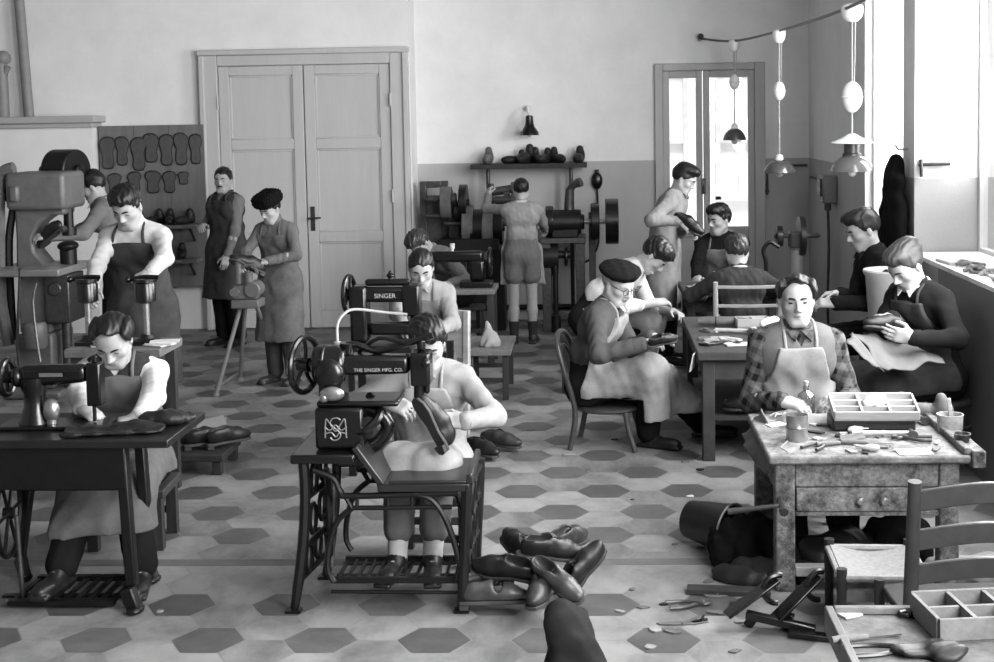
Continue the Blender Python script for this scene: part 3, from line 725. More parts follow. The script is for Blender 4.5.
for xa, xb in ((.66, 1.035), (1.045, 1.53)):
    b = MB(True); b.bx(xa, xa+.06, YR-.02, YR+.04, .02, 2.38).bx(xb-.06, xb, YR-.02, YR+.04, .02, 2.38).bx(xa+.06, xb-.06, YR-.019, YR+.039, 2.31, 2.38).bx(xa+.06, xb-.06, YR-.019, YR+.039, .02, .12).bx(xa+.06, xb-.06, YR-.019, YR+.039, .78, .88).bx(xa+.06, xb-.06, YR, YR+.02, .12, .78)
    b.build('window_sash', M_TRIM, d, bevel=.006)
    MB(True).bx(xa+.06, xb-.06, YR+.008, YR+.014, .88, 2.31).build('pane', M_GLASS, d, smooth=0)
b = MB(True); b.bx(1.02, 1.06, YR-.04, YR-.02, 1.2, 1.35).tube([(1.04, YR-.07, 1.28), (1.04, YR-.07, 1.2)], .009); b.build('window_handle', M_STEELD, d)
# the pale courtyard wall beyond it
b = MB(); b.bx(-2, 4.2, 17, 17.3, -.2, 7); struct(b, 'wall_courtyard', mat('plaster_outside', .93, .9, var=.03, scale=2))
struct(MB().bx(-3, 5, 13.42, 17.3, -.15, -.02), 'ground_courtyard', mat('paving_pale', .8, .9, var=.05))
b = MB()
for xa in (.55, 1.5): b.bx(xa, xa+.06, 16.93, 17, .9, 2.6).bx(xa+.55, xa+.61, 16.93, 17, .9, 2.6).bx(xa, xa+.6, 16.93, 17, 2.55, 2.6).bx(xa, xa+.6, 16.93, 17, .88, .94).bx(xa+.28, xa+.32, 16.95, 17, .9, 2.6).bx(xa, xa+.6, 16.95, 17, 1.6, 1.64)
struct(b, 'window_4', mat('shutter_pale', .8, .8))
# windows of the right wall
for i, (ya, yb, za) in enumerate(((4.3, 8.82, 1.03), (9.15, 10.42, .8), (-.4, 3.7, 1.03))):
    xo = 2.475 if i != 1 else 2.13
    d = thing('window_%d' % (i+2 if i < 2 else 5), None, None, (xo, (ya+yb)/2, za)); d['kind'] = 'structure'
    b = MB(True); n = 3 if i != 1 else 1
    for k in range(n+1): y = ya+(yb-ya)*k/n; b.bx(xo-.02, xo+.03, max(ya, y-.04), min(yb, y+.04), za, 3.7)
    b.bx(xo-.018, xo+.028, ya, yb, za, za+.05).bx(xo-.018, xo+.028, ya, yb, 3.62, 3.699)
    if i != 1: b.bx(xo-.017, xo+.027, ya, yb, 2.9, 2.96)
    b.build('window_frame', mat('window_paint', .84, .5, var=.03), d)
    MB(True).bx(xo, xo+.005, ya+.02, yb-.02, za+.03, 3.66).build('pane', M_GLASS, d, smooth=0)
struct(MB().bx(XR-.02, 2.46, 4.3, 8.80, 1.03, 1.055), 'trim_5', mat('sill_white', .86, .6))

struct(MB().bx(XR-.022, XR, 3.0, 8.12, 0, 1.028), 'trim_6', mat('panel_dark_grey', .40, .5, var=.08, scale=4))  # darker grey sheet on the wall below the near window
# ------------------------------------------------------------------ light
def area(name, loc, to, sx, sy, e):
    l = bpy.data.lights.new(name, 'AREA'); l.shape = 'RECTANGLE'; l.size = sx; l.size_y = sy; l.energy = e
    o = bpy.data.objects.new(name, l); COL.objects.link(o); o.location = loc
    o.rotation_euler = (Vector(to)-Vector(loc)).to_track_quat('-Z', 'Z').to_euler(); return o
area('daylight_near_window', (2.065, 6.0, 2.35), (0, 6.0, 2.1), 3.3, 2.5, 330)
area('daylight_rear_window', (2.5, 9.8, 2.3), (0, 9.8, 2.2), 1.2, 2.8, 290)
area('daylight_front_window', (2.065, 1.7, 2.35), (0, 1.9, 1.9), 4.0, 2.5, 560)
sl = bpy.data.lights.new('sun', 'SUN'); sl.energy = 5.; sl.angle = .2; so = bpy.data.objects.new('sun', sl); COL.objects.link(so); so.location = (1, 5, 20); so.rotation_euler = (-Vector((0, -.36, .94))).to_track_quat('-Z', 'Y').to_euler()
w = bpy.data.worlds.new('overcast_sky'); SC.world = w; w.use_nodes = True
bg = w.node_tree.nodes['Background']; bg.inputs[0].default_value = (1, 1, 1, 1); bg.inputs[1].default_value = .8
SC.view_settings.view_transform = 'Standard'; SC.view_settings.look = 'None'; SC.view_settings.gamma = 1; SC.view_settings.use_curve_mapping = False
SC.view_settings.exposure = .40
SC.cycles.use_denoising = True
SC.cycles.max_bounces = 8; SC.cycles.diffuse_bounces = 5; SC.cycles.sample_clamp_indirect = 6
# ------------------------------------------------------------------ wall board with sole patterns
def sole_outline(L=.28, Wd=.10, flip=1):
    pts = [(0, -.5), (.26, -.48), (.36, -.36), (.33, -.15), (.30, 0), (.44, .2), (.47, .33), (.36, .45), (.12, .5), (-.14, .49), (-.36, .40), (-.46, .25), (-.36, .05), (-.27, -.12), (-.33, -.34), (-.24, -.47)]
    return [(x*Wd*flip, y*L) for x, y in pts]
bd = thing('display_board', 'grey plank board on the wall left of the double door', 'board', (-4.17, 12.66, .42))
b = MB(True)
for k in range(3): b.bx(-4.665+k*.334, -4.665+k*.334+.331, 12.62, 12.66, .42, 1.95)
b.build('planks', mat('board_grey', .44, .8, var=.15, scale=16, stretch=(1, 1, .12), dirt=.2), bd)
b = MB(True); b.bx(-4.6, -3.72, 12.66, 12.715, 1.8, 1.86); b.build('batten', M_WOOD, bd)
M_SOLE = mat('sole_leather', .30, .6, var=.2, scale=14); M_SOLED = mat('sole_edge', .15, .6)
def hang(px, py, L, Wd, fl, lab, grp, kindname='sole_pattern', c='sole pattern'):
    p = at(px, py, 12.6); t = thing(kindname, lab, c, (p.x, 12.605, p.z), 0, grp)
    MB().prism(sole_outline(L, Wd, fl), .018, XZ).build('sole', M_SOLE, t, bevel=.003)
    b = MB(); o = [(x*1.06, y*1.03) for x, y in sole_outline(L, Wd, fl)]; b.tube([(x, .006, y) for x, y in o], .008, 6, closed=True); b.build('welt', M_SOLED, t)
    MB().cyl((0, .015, L*.47), (0, -.02, L*.47), .005, n=8).build('nail', M_STEELD, t)
ordn = ['first from the left', 'second from the left', 'third from the left', 'middle one', 'third from the right', 'second from the right', 'rightmost, thinnest']
for i, (x, y, L, Wd, fl) in enumerate(((107, 153, .29, .15, 1), (122, 151, .26, .13, -1), (138, 154, .30, .15, 1), (151, 148, .26, .15, -1), (166, 150, .28, .14, 1), (181, 149, .29, .14, -1), (195, 149, .27, .12, 1))):
    hang(x, y, L, Wd, fl, 'dark sole pattern hung in the top row of the board, '+ordn[i], 'sole patterns in the top row')
for x, y, L, Wd, fl, lab in ((114, 183, .17, .13, 1, 'shorter sole pattern in the second row, behind the head of the man at the press'), (134, 182, .18, .13, 1, 'shorter sole pattern in the second row, above the man in the white sweater'), (153, 182, .20, .15, -1, 'rounded half sole pattern in the second row, third from the right'),
                         (169, 182, .19, .13, 1, 'rounded half sole pattern in the second row, second from the right'), (183, 178, .11, .10, 1, 'small heel pattern at the right end of the second row')):
    hang(x, y, L, Wd, fl, lab, 'patterns in the second row')
def shelf(n, lab, px0, px1, py, Y, dep, th, m=None):
    a, c = at(px0, py, Y), at(px1, py, Y); t = thing(n, lab, 'shelf', (((a.x+c.x)/2), Y, a.z))
    MB(True).bx(a.x, c.x, Y-dep, Y, a.z-th, a.z).build('plank', m or M_WOODM, t, bevel=.004)
    for x in (a.x+.08, c.x-.08): MB(True).bar((x, Y-dep*.7, a.z-th-.002), (x, Y-.005, a.z-th-.13), .02).build('bracket', M_WOOD, t)
    return a.z
zs = shelf('wall_shelf', 'narrow wooden ledge low on the board, upper of two', 128, 203, 224, 12.61, .22, .035)
zs2 = shelf('wall_shelf', 'narrow wooden ledge low on the board, lower of two', 128, 203, 258, 12.61, .22, .035)
def make_last(m):
    G = Field(.008); G.ell((0, .06, .05), (.043, .10, .045), k=.03); G.ell((0, -.07, .06), (.036, .06, .06), k=.03); G.cap((0, -.07, .07), (0, -.06, .13), .034, .03, k=.03); G.plane((0, 0, .012), (0, 0, -1)); return G.surf()
LV, LQ = make_last(None)
def last(x, Y, z, rot, lab, grp, m, s=1., cat='shoe last'):
    me = bpy.data.meshes.get('shoe_last_'+m.name) or raw_mesh('shoe_last_'+m.name, LV-np.array((0, 0, .012)), LQ, [m])
    o = bpy.data.objects.new('shoe_last', me); COL.objects.link(o); o.location = (x, Y, z); o.rotation_euler = (0, 0, rot); o.scale = (s,)*3; return tag(o, lab, cat, grp)
for i, (px, r) in enumerate(((141, .2), (156, 2.9), (170, 3.4), (186, 2.8))):
    last(at(px, 220, 12.5).x, 12.5, zs, r, 'dark shoe last on the upper ledge of the board, %s' % ('leftmost', 'second from the left', 'second from the right', 'rightmost')[i], 'lasts on the upper ledge', M_LEA)
for i, (px, r) in enumerate(((146, .2), (163, 2.9), (182, 3.4))):
    last(at(px, 255, 12.5).x, 12.5, zs2, r, 'dark shoe last on the lower ledge of the board, %s' % ('leftmost', 'middle one', 'rightmost')[i], 'lasts on the lower ledge', M_LEA)

# ------------------------------------------------------------------ big press on the left
Yp = 9.75; p0 = at(40, 390, Yp)
t = thing('sole_press', 'tall grey cast sole press with a C-shaped frame at the left edge', 'press machine', (p0.x, Yp, 0))
def PZ(x, y, Y=Yp): q = at(x, y, Y); return (q.x, q.z)
b = MB(True)
b.prism(oxz(Yp, [(20, 205), (70, 205), (70, 214), (56, 214), (45, 222), (38, 236), (40, 250), (50, 262), (72, 264), (72, 272), (22, 272), (22, 240)]), .22, XZ, (0, Yp, 0)); b.build('frame', M_GREY, t, bevel=.02)
b = MB(True); x0, z1 = PZ(16, 172); x1, z0 = PZ(76, 208); b.bx(x0, x1, Yp-.21, Yp+.21, z0, z1); b.build('gear_housing', M_GREY, t, bevel=.035, seg=3)
b = MB(True); x0, z1 = PZ(23, 184); x1, z0 = PZ(33, 200); b.bx(x0, x1, Yp-.26, Yp-.2, z0, z1); b.build('cover', M_GREY, t, bevel=.02)
b = MB(True); x0, z1 = PZ(6, 265); x1, z0 = PZ(78, 271); b.bx(x0, x1, Yp-.36, Yp+.3, z0, z1); b.build('work_table', mat('machine_grey_light', .5, .4, .2), t, bevel=.01)
b = MB(True); x0, z1 = PZ(26, 272); x1, z0 = PZ(60, 330); b.bx(x0, x1, Yp-.16, Yp+.18, z0, z1); x0, z1 = PZ(30, 330); x1, z0 = PZ(62, 376); b.bx(x0-.02, x1+.02, Yp-.2, Yp+.22, .06, z1-.001); b.bx(x0-.10, x1+.10, Yp-.3, Yp+.3, 0, .06); b.build('pedestal', M_GREY, t, bevel=.02)
q = at(35, 334, Yp-.3); b = MB(True); b.lathe([(.075, -.10), (.085, -.08), (.085, .06), (.07, .085)], q, n=20); b.build('oil_pot', M_GREY, t)
b = MB(True); c = at(12, 183, Yp+.05); b.wheel((c.x, Yp-.0, c.z), (1, .25, 0), .15, .03, 5, .04, .06); b.build('drive_wheel', M_IRON, t)
b = MB(True); outer = [(14, 168), (5, 171), (0, 180), (-1, 230), (0, 290), (4, 320), (9, 345)]; b.tube(spline([(at(x, y, Yp-.12).x, Yp-.12, at(x, y, Yp-.12).z) for x, y in outer], 4), .045, 8); b.build('belt_guard', M_GREY, t)
b = MB(True); b.tube(spline([(at(x, y, Yp-.05).x, Yp-.05, at(x, y, Yp-.05).z) for x, y in [(16, 195), (9, 240), (11, 300), (14, 340)]], 4), .03, 8); b.build('belt', M_LEA, t)
b = MB(True); c = at(67, 171, Yp+.35); b.cyl((c.x-.10, Yp+.36, c.z), (c.x+.10, Yp+.30, c.z), .165, n=32).cyl((c.x-.2, Yp+.37, c.z), (c.x+.13, Yp+.29, c.z), .05); b.build('flywheel', M_IRON, t, bevel=.01)
b = MB(True); a = PZ(72, 205); b.cyl((a[0]-.03, Yp, a[1]+.02), (a[0]-.03, Yp, a[1]-.16), .035).cyl((a[0]-.03, Yp, a[1]-.16), (a[0]-.03, Yp, a[1]-.22), .055); a = PZ(60, 246); b.cyl((a[0]+.06, Yp, PZ(60, 264)[1]), (a[0]+.06, Yp, a[1]), .06).ball((a[0]+.06, Yp, a[1]), (.07, .11, .04)); b.build('press_ram', M_IRON, t)
b = MB(True); a = PZ(68, 272); b.bx(a[0]-.1, a[0]+.08, Yp-.2, Yp+.1, a[1]-.35, a[1]); b.cyl((a[0]-.02, Yp-.22, a[1]-.1), (a[0]-.02, Yp-.2, a[1]-.1), .05).cyl((a[0]+.02, Yp-.12, 0), (a[0]+.02, Yp-.12, a[1]-.3), .035); b.build('clutch_box', M_STEELD, t, bevel=.015)
b = MB(True); b.tube([(at(x, y, Yp-.35).x, Yp-.35, at(x, y, Yp-.35).z) for x, y in ((20, 268), (19, 300), (17, 345), (20, 372))], .012, 6); b.build('foot_rod', M_STEELD, t)

# ------------------------------------------------------------------ two small presses on a bench in front of the man in white
bz = gnd(115, 346, .80); Yb = 7.0
t = thing('work_bench', 'narrow wooden bench behind the sewing man carrying two small presses', 'bench', (at(118, 346, Yb).x, Yb, 0)); xa, xb = at(78, 340, Yb).x, at(172, 340, Yb).x; zt = at(118, 343, Yb).z
MB(True).bx(xa, xb, Yb-.2, Yb+.18, zt-.045, zt).build('bench_top', M_WOODM, t, bevel=.005)
for x in (xa+.05, xb-.05):
    for y in (Yb-.15, Yb+.13): MB(True).bx(x-.025, x+.025, y-.025, y+.025, 0, zt-.046).build('leg', M_WOOD, t)
for i, (px, lab) in enumerate(((89, 'small black hand press on the bench in front of the white sweater, left one'), (147, 'small black hand press under the fist of the man in white, right one'))):
    x = at(px, 300, Yb).x; z1 = at(px, 278, Yb).z-zt
    p = thing('hand_press', lab, 'press', (x, Yb-.02, zt), 0, 'two small hand presses')
    MB().lathe([(.075, 0), (.075, .015), (.04, .03), (.03, .05)], n=20).bx(-.05, .05, -.08, .06, 0, .02).build('base', M_IRON, p)
    MB().cyl((0, 0, .02), (0, 0, z1-.12), .017).build('column', M_STEEL, p)
    MB().lathe([(.03, z1-.13), (.055, z1-.12), (.055, z1-.03), (.05, z1-.02), (.062, z1-.016), (.062, z1), (.02, z1+.004)], n=20).build('head', M_IRON2, p)
    MB().tube([(-.09, 0, z1-.005), (.0, 0, z1+.008), (.07, 0, z1+.006)], .012, 8).ball((-.09, 0, z1-.005), .018).build('handle', M_IRON2, p)
for i, (px, py, w_, r, lab) in enumerate(((104, 336, .12, .4, 'pale folded leather piece beside the left hand press'), (160, 330, .15, -.5, 'white paper piece lying at the right hand press'))):
    q = at(px, py, Yb-.05)
    b = MB(); 
    for k in range(3): b.box((.01*k, .012*k, .004+.007*k), (w_, .11-.02*k, .005), rz(.35*k) @ rx(.03*k))
    b.build('leather_piece' if i == 0 else 'paper_piece', M_LEAL if i == 0 else M_PAPER, None, (q.x, Yb-.08, zt+.001), r, label=lab, cat='leather' if i == 0 else 'paper')

# ------------------------------------------------------------------ lamps
M_SHADE = mat('enamel_grey', .27, .22, var=.05, spec=.6); M_SHADE2 = mat('enamel_pale', .36, .2, var=.06, spec=.6); M_BULB = mat('bulb_glass', .8, .1, var=.02, spec=.7); M_CORD = mat('cord', .62, .7, var=.05)
rail_pts = [(1.02, 13.06, 2.68)]+[tuple(at(x, y, Y)) for x, y, Y in ((734, 41, 12.3), (779, 31, 11.0), (845, 9, 8.6), (905, -22, 6.8))]
t = thing('lamp_cable', 'dark cable slung from the rear wall carrying the pendant lamps', 'cable', rail_pts[0])
MB(True).tube(spline(rail_pts, 5), .011, 8).build('cable', M_STEELD, t); MB(True).cyl((1.02, 13.119, 2.68), (1.02, 13.04, 2.68), .02).ball((1.02, 13.05, 2.70), .03).build('wall_hook', M_STEELD, t)
def pendant(px, Y, yc, ye, ys, wpx, lab, m, extra=False, eggpx=0.):
    s = 1/ (F_PX/Y); c = at(px, yc, Y); t = thing('pendant_lamp', lab, 'lamp', c, 0, 'pendant lamps'); r = wpx/2*s
    ez = at(px, ye, Y).z-c.z; sz = at(px, ys, Y).z-c.z; e = eggpx/2*s
    MB().lathe([(.012, .035), (.035, .03), (e*1.05, .02), (e*1.1, -.005), (e*.95, -.05), (e*.55, -.075), (.01, -.08)], n=24).build('ceiling_rose', M_PORC, t)
    MB().cyl((0, 0, -.07), (0, 0, sz+.05), .006, n=8).cyl((.02, 0, -.07), (.012, 0, ez), .004, n=8).build('cord', M_CORD, t)
    MB().ball((0, 0, ez), (e, e, e*1.55), n=24, m=16).torus((0, 0, ez), e*.985, .006, n=24).build('counterweight', M_PORC, t)
    if extra: MB().lathe([(.02, sz+.19), (.06, sz+.165), (.13, sz+.135), (.13, sz+.13), (.03, sz+.13)], n=28).build('porcelain_disc', M_PORC, t); MB().lathe([(.05, sz+.13), (.05, sz+.07), (.06, sz+.065), (.06, sz+.05)], n=20).build('socket', M_STEELD, t); z0 = sz+.06
    else: MB().lathe([(.012, sz+.095), (.028, sz+.085), (.033, sz+.05), (.045, sz+.045)], n=20).build('socket', M_PORC, t); z0 = sz+.05
    MB().lathe([(.035, z0), (r*.6, z0-.02), (r*.85, z0-.05), (r, z0-.095), (r*1.0, z0-.105), (r*.965, z0-.098), (r*.82, z0-.058), (r*.55, z0-.03), (.03, z0-.012)], n=36).build('lamp_shade', m, t)
    MB().ball((0, 0, z0-.10), (.032, .032, .042), n=16, m=10).cyl((0, 0, z0-.02), (0, 0, z0-.07), .02, n=12).build('bulb', M_BULB, t)
    return t
pendant(734, 12.3, 43, 82, 134, 23, 'small grey pendant lamp hanging before the glazed door, farthest one', M_SHADE, eggpx=10)
pendant(779, 11.0, 33, 91, 166, 31, 'grey pendant lamp hanging right of the glazed door, middle of three', M_SHADE, eggpx=12)
pendant(852, 8.6, 9, 97, 164, 42, 'large pale pendant lamp with porcelain disc, nearest to the window', M_SHADE2, True, eggpx=20)
# lamp on the back wall
p = at(528, 110, 13.1); t = thing('wall_lamp', 'small black bell-shaped lamp on the rear wall above the shelf', 'lamp', (p.x, 13.12, p.z))
b = MB(); b.cyl((0, 0, .02), (0, -.03, .02), .03).tube(spline([(0, -.02, .02), (.0, -.12, .02), (.02, -.2, -.06)], 5), .012, 8); b.build('arm', M_PORC, t)
MB().lathe([(.02, -.05), (.035, -.06), (.04, -.13), (.05, -.16), (.085, -.21), (.09, -.24), (.085, -.24), (.05, -.18), (.02, -.13)], (.02, -.2, 0), n=24).build('lamp_shade', M_IRON2, t); MB().ball((.02, -.2, -.225), .03).build('bulb', M_BULB, t)
# electrical boxes
q = atx(835, 190, XR-.001); t = thing('fuse_box', 'grey electrical box with conduit on the right wall near the corner', 'electrical box', (XR-.004, q.y, q.z))
MB().bx(-.12, 0, -.13, .13, -.11, .13).build('housing', mat('box_grey', .46, .5), t, bevel=.015); MB().bx(-.14, -.121, -.09, .09, -.05, .10).cyl((-.07, -.07, -.11), (-.07, -.07, -.17), .03).build('cover', M_STEELD, t, bevel=.006)
b = MB(); b.tube(spline([(-.02, .13, .05), (-.02, .4, .06), (-.02, .8, .06), (-.03, 1.1, .06)], 3), .014, 8).tube(spline([(-.07, -.07, -.16), (-.06, -.06, -.5), (-.06, 0, -1.0), (-.03, .1, -q.z+.02)], 4), .012, 8); b.build('conduit', M_STEELD, t)
q = at(597, 181, 13.05); t = thing('wall_switch', 'dark oval switch with a hanging cable on the rear wall', 'switch', (q.x, 13.12, q.z))
MB().ball((0, -.03, 0), (.055, .035, .085)).cyl((0, -.03, .08), (0, -.03, .11), .02).build('housing', M_IRON2, t)
MB().tube(spline([(0, -.03, -.07), (.01, -.03, -.4), (.0, -.04, -.62), (-.08, -.05, -.76), (-.2, -.06, -.80)], 5), .009, 8).build('cable', M_IRON2, t)

# ------------------------------------------------------------------ finishing machine at the back
Yf = 12.45
def fx(x, y, Y=Yf): q = at(x, y, Y); return q.x, q.z
t = thing('finishing_machine', 'long black shoe finishing machine with brush wheels behind the boy in shorts', 'finishing machine', (fx(470, 300)[0], Yf, 0))
b = MB(True); x0, z1 = fx(416, 183); x1, z0 = fx(446, 262); b.bx(x0, x0+.06, 12.7, 12.8, 0, z1).bx(x1-.06, x1, 12.7, 12.8, 0, z1).bx(x0+.06, x1-.06, 12.7, 12.8, z1-.06, z1).bx(x0+.06, x1-.06, 12.7, 12.8, .4, fx(430, 197)[1]); b.build('panel', M_STEELD, t, bevel=.006)
b = MB(True); x0, z1 = fx(441, 238); x1, z0 = fx(500, 250); b.bx(x0, x1, 12.3, 12.7, .75, z1); x0, _ = fx(444, 0); x1, _ = fx(462, 0); b.bx(x0, x1, 12.4, 12.66, 0, .749); x0, _ = fx(485, 0); x1, _ = fx(500, 0); b.bx(x0, x1, 12.4, 12.66, 0, .749); b.bx(fx(462, 0)[0], fx(485, 0)[0], 12.45, 12.5, .25, .33); b.build('frame', M_IRON, t, bevel=.01)
b = MB(True)
for px, py, l, r in ((440, 199, 24, .035), (438, 216, 20, .02), (503, 200, 16, .04)):
    a = fx(px-l/2, py); c = fx(px+l/2, py); b.cyl((a[0], Yf, a[1]), (c[0], Yf, c[1]), r); b.cyl((c[0], Yf, c[1]), (c[0]+.04, Yf, c[1]), r*1.6)
    b.cyl((a[0]-.03, Yf, a[1]), (a[0], Yf, a[1]), r*.6)
a = fx(430, 208); c = fx(600, 222); b.cyl((fx(444, 224)[0], Yf+.05, fx(444, 224)[1]), (fx(525, 224)[0], Yf+.05, fx(525, 224)[1]), .024); b.build('shaft', M_STEELD, t)
for px, py, r, w_ in ((446, 203, .15, .05), (457, 212, .10, .03), (463, 203, .17, .035), (468, 225, .18, .05), (477, 228, .17, .06), (488, 230, .18, .05), (497, 228, .16, .05)):
    x, z = fx(px, py); MB(True).cyl((x-w_, Yf+.05, z), (x+w_, Yf+.05, z), r, n=24).cyl((x-w_-.02, Yf+.05, z), (x+w_+.02, Yf+.05, z), .035).build('brush_wheel', M_IRON if px % 2 else M_LEAM, t, bevel=.006)
b = MB(True); x, z = fx(490, 184); b.cyl((x, Yf+.1, fx(0, 250)[1]), (x, Yf+.1, z), .028); x2, z2 = fx(516, 192); b.cyl((x, Yf+.1, z-.08), (x2, Yf+.1, z2+.03), .04).cyl((x2-.05, Yf+.1, z2+.03), (x2, Yf+.1, z2+.03), .06).bx(x2-.12, x2-.06, Yf+.06, Yf+.16, z2-.15, z2); b.build('arm', M_STEELD, t)
b = MB(True); x0, z1 = fx(447, 205); x1, z0 = fx(460, 240); b.bx(x0, x1, 12.5, 12.6, z0, z1); b.build('dust_hood', M_IRON, t, bevel=.01); b = MB(True); x0, z1 = fx(458, 265); x1, z0 = fx(498, 275); b.bx(x0, x1, 12.55, 12.65, z0-.15, z1); b.build('dust_hood', M_IRON, t, bevel=.01)
# right half: motor on its own iron table
t = thing('polishing_motor', 'electric polishing motor with two disc brushes on an angle-iron table', 'polishing motor', (fx(565, 230)[0], Yf, 0))
b = MB(True); x0, z1 = fx(541, 237); x1, _ = fx(582, 0); b.bx(x0, x1, 12.3, 12.75, z1-.05, z1)
for x in (x0+.01, x1-.09):
    for y in (12.32, 12.67): b.bx(x, x+.08, y, y+.05, 0, z1-.051)
b.bx(x0+.09, x1-.09, 12.33, 12.36, .12, .17); b.bx(fx(582, 0)[0]+.03, fx(589, 0)[0]+.03, 12.6, 12.7, 0, fx(0, 222)[1]); b.build('stand', M_STEELD, t, bevel=.005)
b = MB(True); xm, zm = fx(567, 222); zt_ = z1; b.cyl((xm-.16, Yf, zm), (xm+.13, Yf, zm), .115, n=24).bx(xm-.14, xm+.1, Yf-.12, Yf+.12, zt_, zm-.06).cyl((xm-.19, Yf, zm), (xm+.16, Yf, zm), .07); b.build('motor', M_IRON, t, bevel=.01)
b = MB(True); a = fx(540, 223); c = fx(615, 219); b.cyl((a[0], Yf, zm), (c[0], Yf, zm), .022); b.build('shaft', M_STEEL, t)
for px, h_, w_ in ((546, .15, .035), (592, .17, .04), (609, .21, .06)):
    x, _ = fx(px, 0); MB(True).cyl((x-w_, Yf, zm), (x+w_, Yf, zm), h_, n=24).build('disc_brush', M_IRON2, t, bevel=.008)
b = MB(True); xe, ze = fx(572, 183); x2, z2 = fx(569, 212); b.tube([(x2, Yf+.03, z2), (x2+.01, Yf+.03, z2+.2), (xe+.01, Yf+.02, ze-.02), (xe+.08, Yf-.02, ze+.01)], [.05, .04, .035, .045], 12); b.build('exhaust_pipe', M_STEELD, t)
b = MB(True); x, z = fx(550, 262); b.cyl((x-.08, Yf, z+.05), (x+.08, Yf, z+.05), .16, n=24).bx(x-.1, x+.06, Yf-.1, Yf+.1, z-.12, z+.2); x2, z2 = fx(560, 262); b.cyl((x2-.04, Yf-.12, 0), (x2-.04, Yf-.12, z2+.08), .025).cyl((x2-.12, Yf-.12, z2+.08), (x2+.10, Yf-.12, z2+.08), .035).cyl((x2-.04, Yf-.12, 0), (x2-.04, Yf-.12, .15), .045).wheel((x2+.06, Yf-.12, z2+.06), (1, 0, 0), .09, .015, 4); b.build('treadle_rod', M_IRON, t)
# shelf above with lasts
a, c = at(472, 164, 12.95), at(587, 162, 12.95); t = thing('machine_shelf', 'long dark shelf on two posts above the finishing machine', 'shelf', ((a.x+c.x)/2, 12.95, 0)); zsh = a.z
MB(True).bx(a.x, c.x, 12.78, 13.05, zsh-.045, zsh).build('plank', M_WOOD, t, bevel=.005)
for px in (488, 571): x = at(px, 170, 12.95).x; MB(True).cyl((x, 12.95, .0), (x, 12.95, zsh-.046), .02).build('post', M_STEELD, t)
lab = ['pale shoe last alone at the left end of the long shelf', 'low dark last lying left of the tallest one on the long shelf', 'tallest dark last on the long shelf, above the boy in shorts', 'dark last right of the tallest one on the long shelf', 'dark last third from the right on the long shelf', 'dark last second from the right on the long shelf', 'dark last alone at the right end of the long shelf']
for i, (px, r, s_) in enumerate(((488, 3.1, 1.1), (516, 1.7, .9), (527, 2.8, 1.25), (537, 3.4, 1.05), (546, 2.9, 1.0), (557, 3.6, 1.05), (579, 3.0, 1.1))):
    last(at(px, 160, 12.92).x, 12.92, zsh, r, lab[i], 'lasts on the long shelf', M_LEAM if i == 0 else M_LEA, s_)

# ------------------------------------------------------------------ tripod stand of the boy in the fur cap
c = at(248, 300, 9.62); t = thing('hand_press_stand', 'small hand machine on a three-legged iron stand before the boy in the fur cap', 'stand', (c.x, 9.62, 0))
MB().box((0, 0, c.z-.02), (.20, .2, .06)).build('platform', M_GREY, t, bevel=.008)
for (px, py) in ((216, 396), (240, 380), (281, 372)):
    g = gnd(px, py); o = g-Vector((c.x, 9.62, 0)); MB().cyl((o.x*.22, o.y*.22, c.z-.05), (o.x, o.y, 0.01), .016, n=10).cyl((o.x, o.y, 0), (o.x, o.y, .02), .025, n=10).build('leg', mat('stand_grey', .5, .45, .3), t)
g1, g2 = gnd(216, 396), gnd(240, 380); MB().cyl((g1.x-c.x, g1.y-9.62, .06), (g2.x-c.x, g2.y-9.62, .06), .012).build('brace', M_GREY, t)
b = MB(); b.box((-.01, 0, .05), (.17, .12, .10)).cyl((-.06, 0, .1), (-.06, 0, .27), .028).cyl((.05, -.08, .07), (.05, .08, .07), .06).cyl((.02, -.03, .1), (.02, -.03, .2), .03).ball((-.06, 0, .27), .035)
for v in b.v: v.z += c.z+.011
b.build('machine_head', M_GREY, t, bevel=.01)
MB().cyl((-.07, -.06, c.z+.07), (-.07, -.12, c.z+.07), .03).build('crank', M_STEEL, t); b = MB(); b.tube([(-.06, 0, c.z+.24), (.06, -.05, c.z+.26), (.10, -.09, c.z+.20)], .012); b.build('lever', M_STEEL, t)

# ------------------------------------------------------------------ third machine on a table (back) + stools
def stool(name, lab, cat, x0, x1, y0, y1, z, m, leg=.035, rot=0, th=.04, ml=None, rail=True):
    cx, cy = (x0+x1)/2, (y0+y1)/2; t = thing(name, lab, cat, (cx, cy, 0), rot); hx, hy = (x1-x0)/2, (y1-y0)/2
    MB().bx(-hx, hx, -hy, hy, z-th, z).build('top', m, t, bevel=.006)
    for sx in (-1, 1):
        for sy in (-1, 1): MB().bx(sx*(hx-.04)-leg/2, sx*(hx-.04)+leg/2, sy*(hy-.04)-leg/2, sy*(hy-.04)+leg/2, 0, z-th-.001).build('leg', ml or M_WOOD, t, bevel=.003)
    if rail:
        for sy in (-1, 1): MB().bx(-hx+.06, hx-.06, sy*(hy-.04)-.012, sy*(hy-.04)+.012, z*.35, z*.35+.03).build('stretcher', ml or M_WOOD, t)
    return t
stool('machine_table', 'wooden table under the rear sewing machine, beside the boy in shorts', 'table', -1.42, -.80, 10.55, 11.0, .62, M_WOODM, .05)
q = at(478, 285, 10.75)
t = thing('sewing_machine', 'black sewing machine with arm and wheel on the rear table', 'sewing machine', (q.x, 10.75, .62))
MB().bx(-.14, .12, -.09, .09, 0, .05).build('base', M_IRON2, t, bevel=.01)
MB().bx(-.06, .06, -.06, .06, .051, .22).bx(-.36, .051, -.045, .045, .20, .29).build('arm', M_IRON2, t, bevel=.025, seg=3)
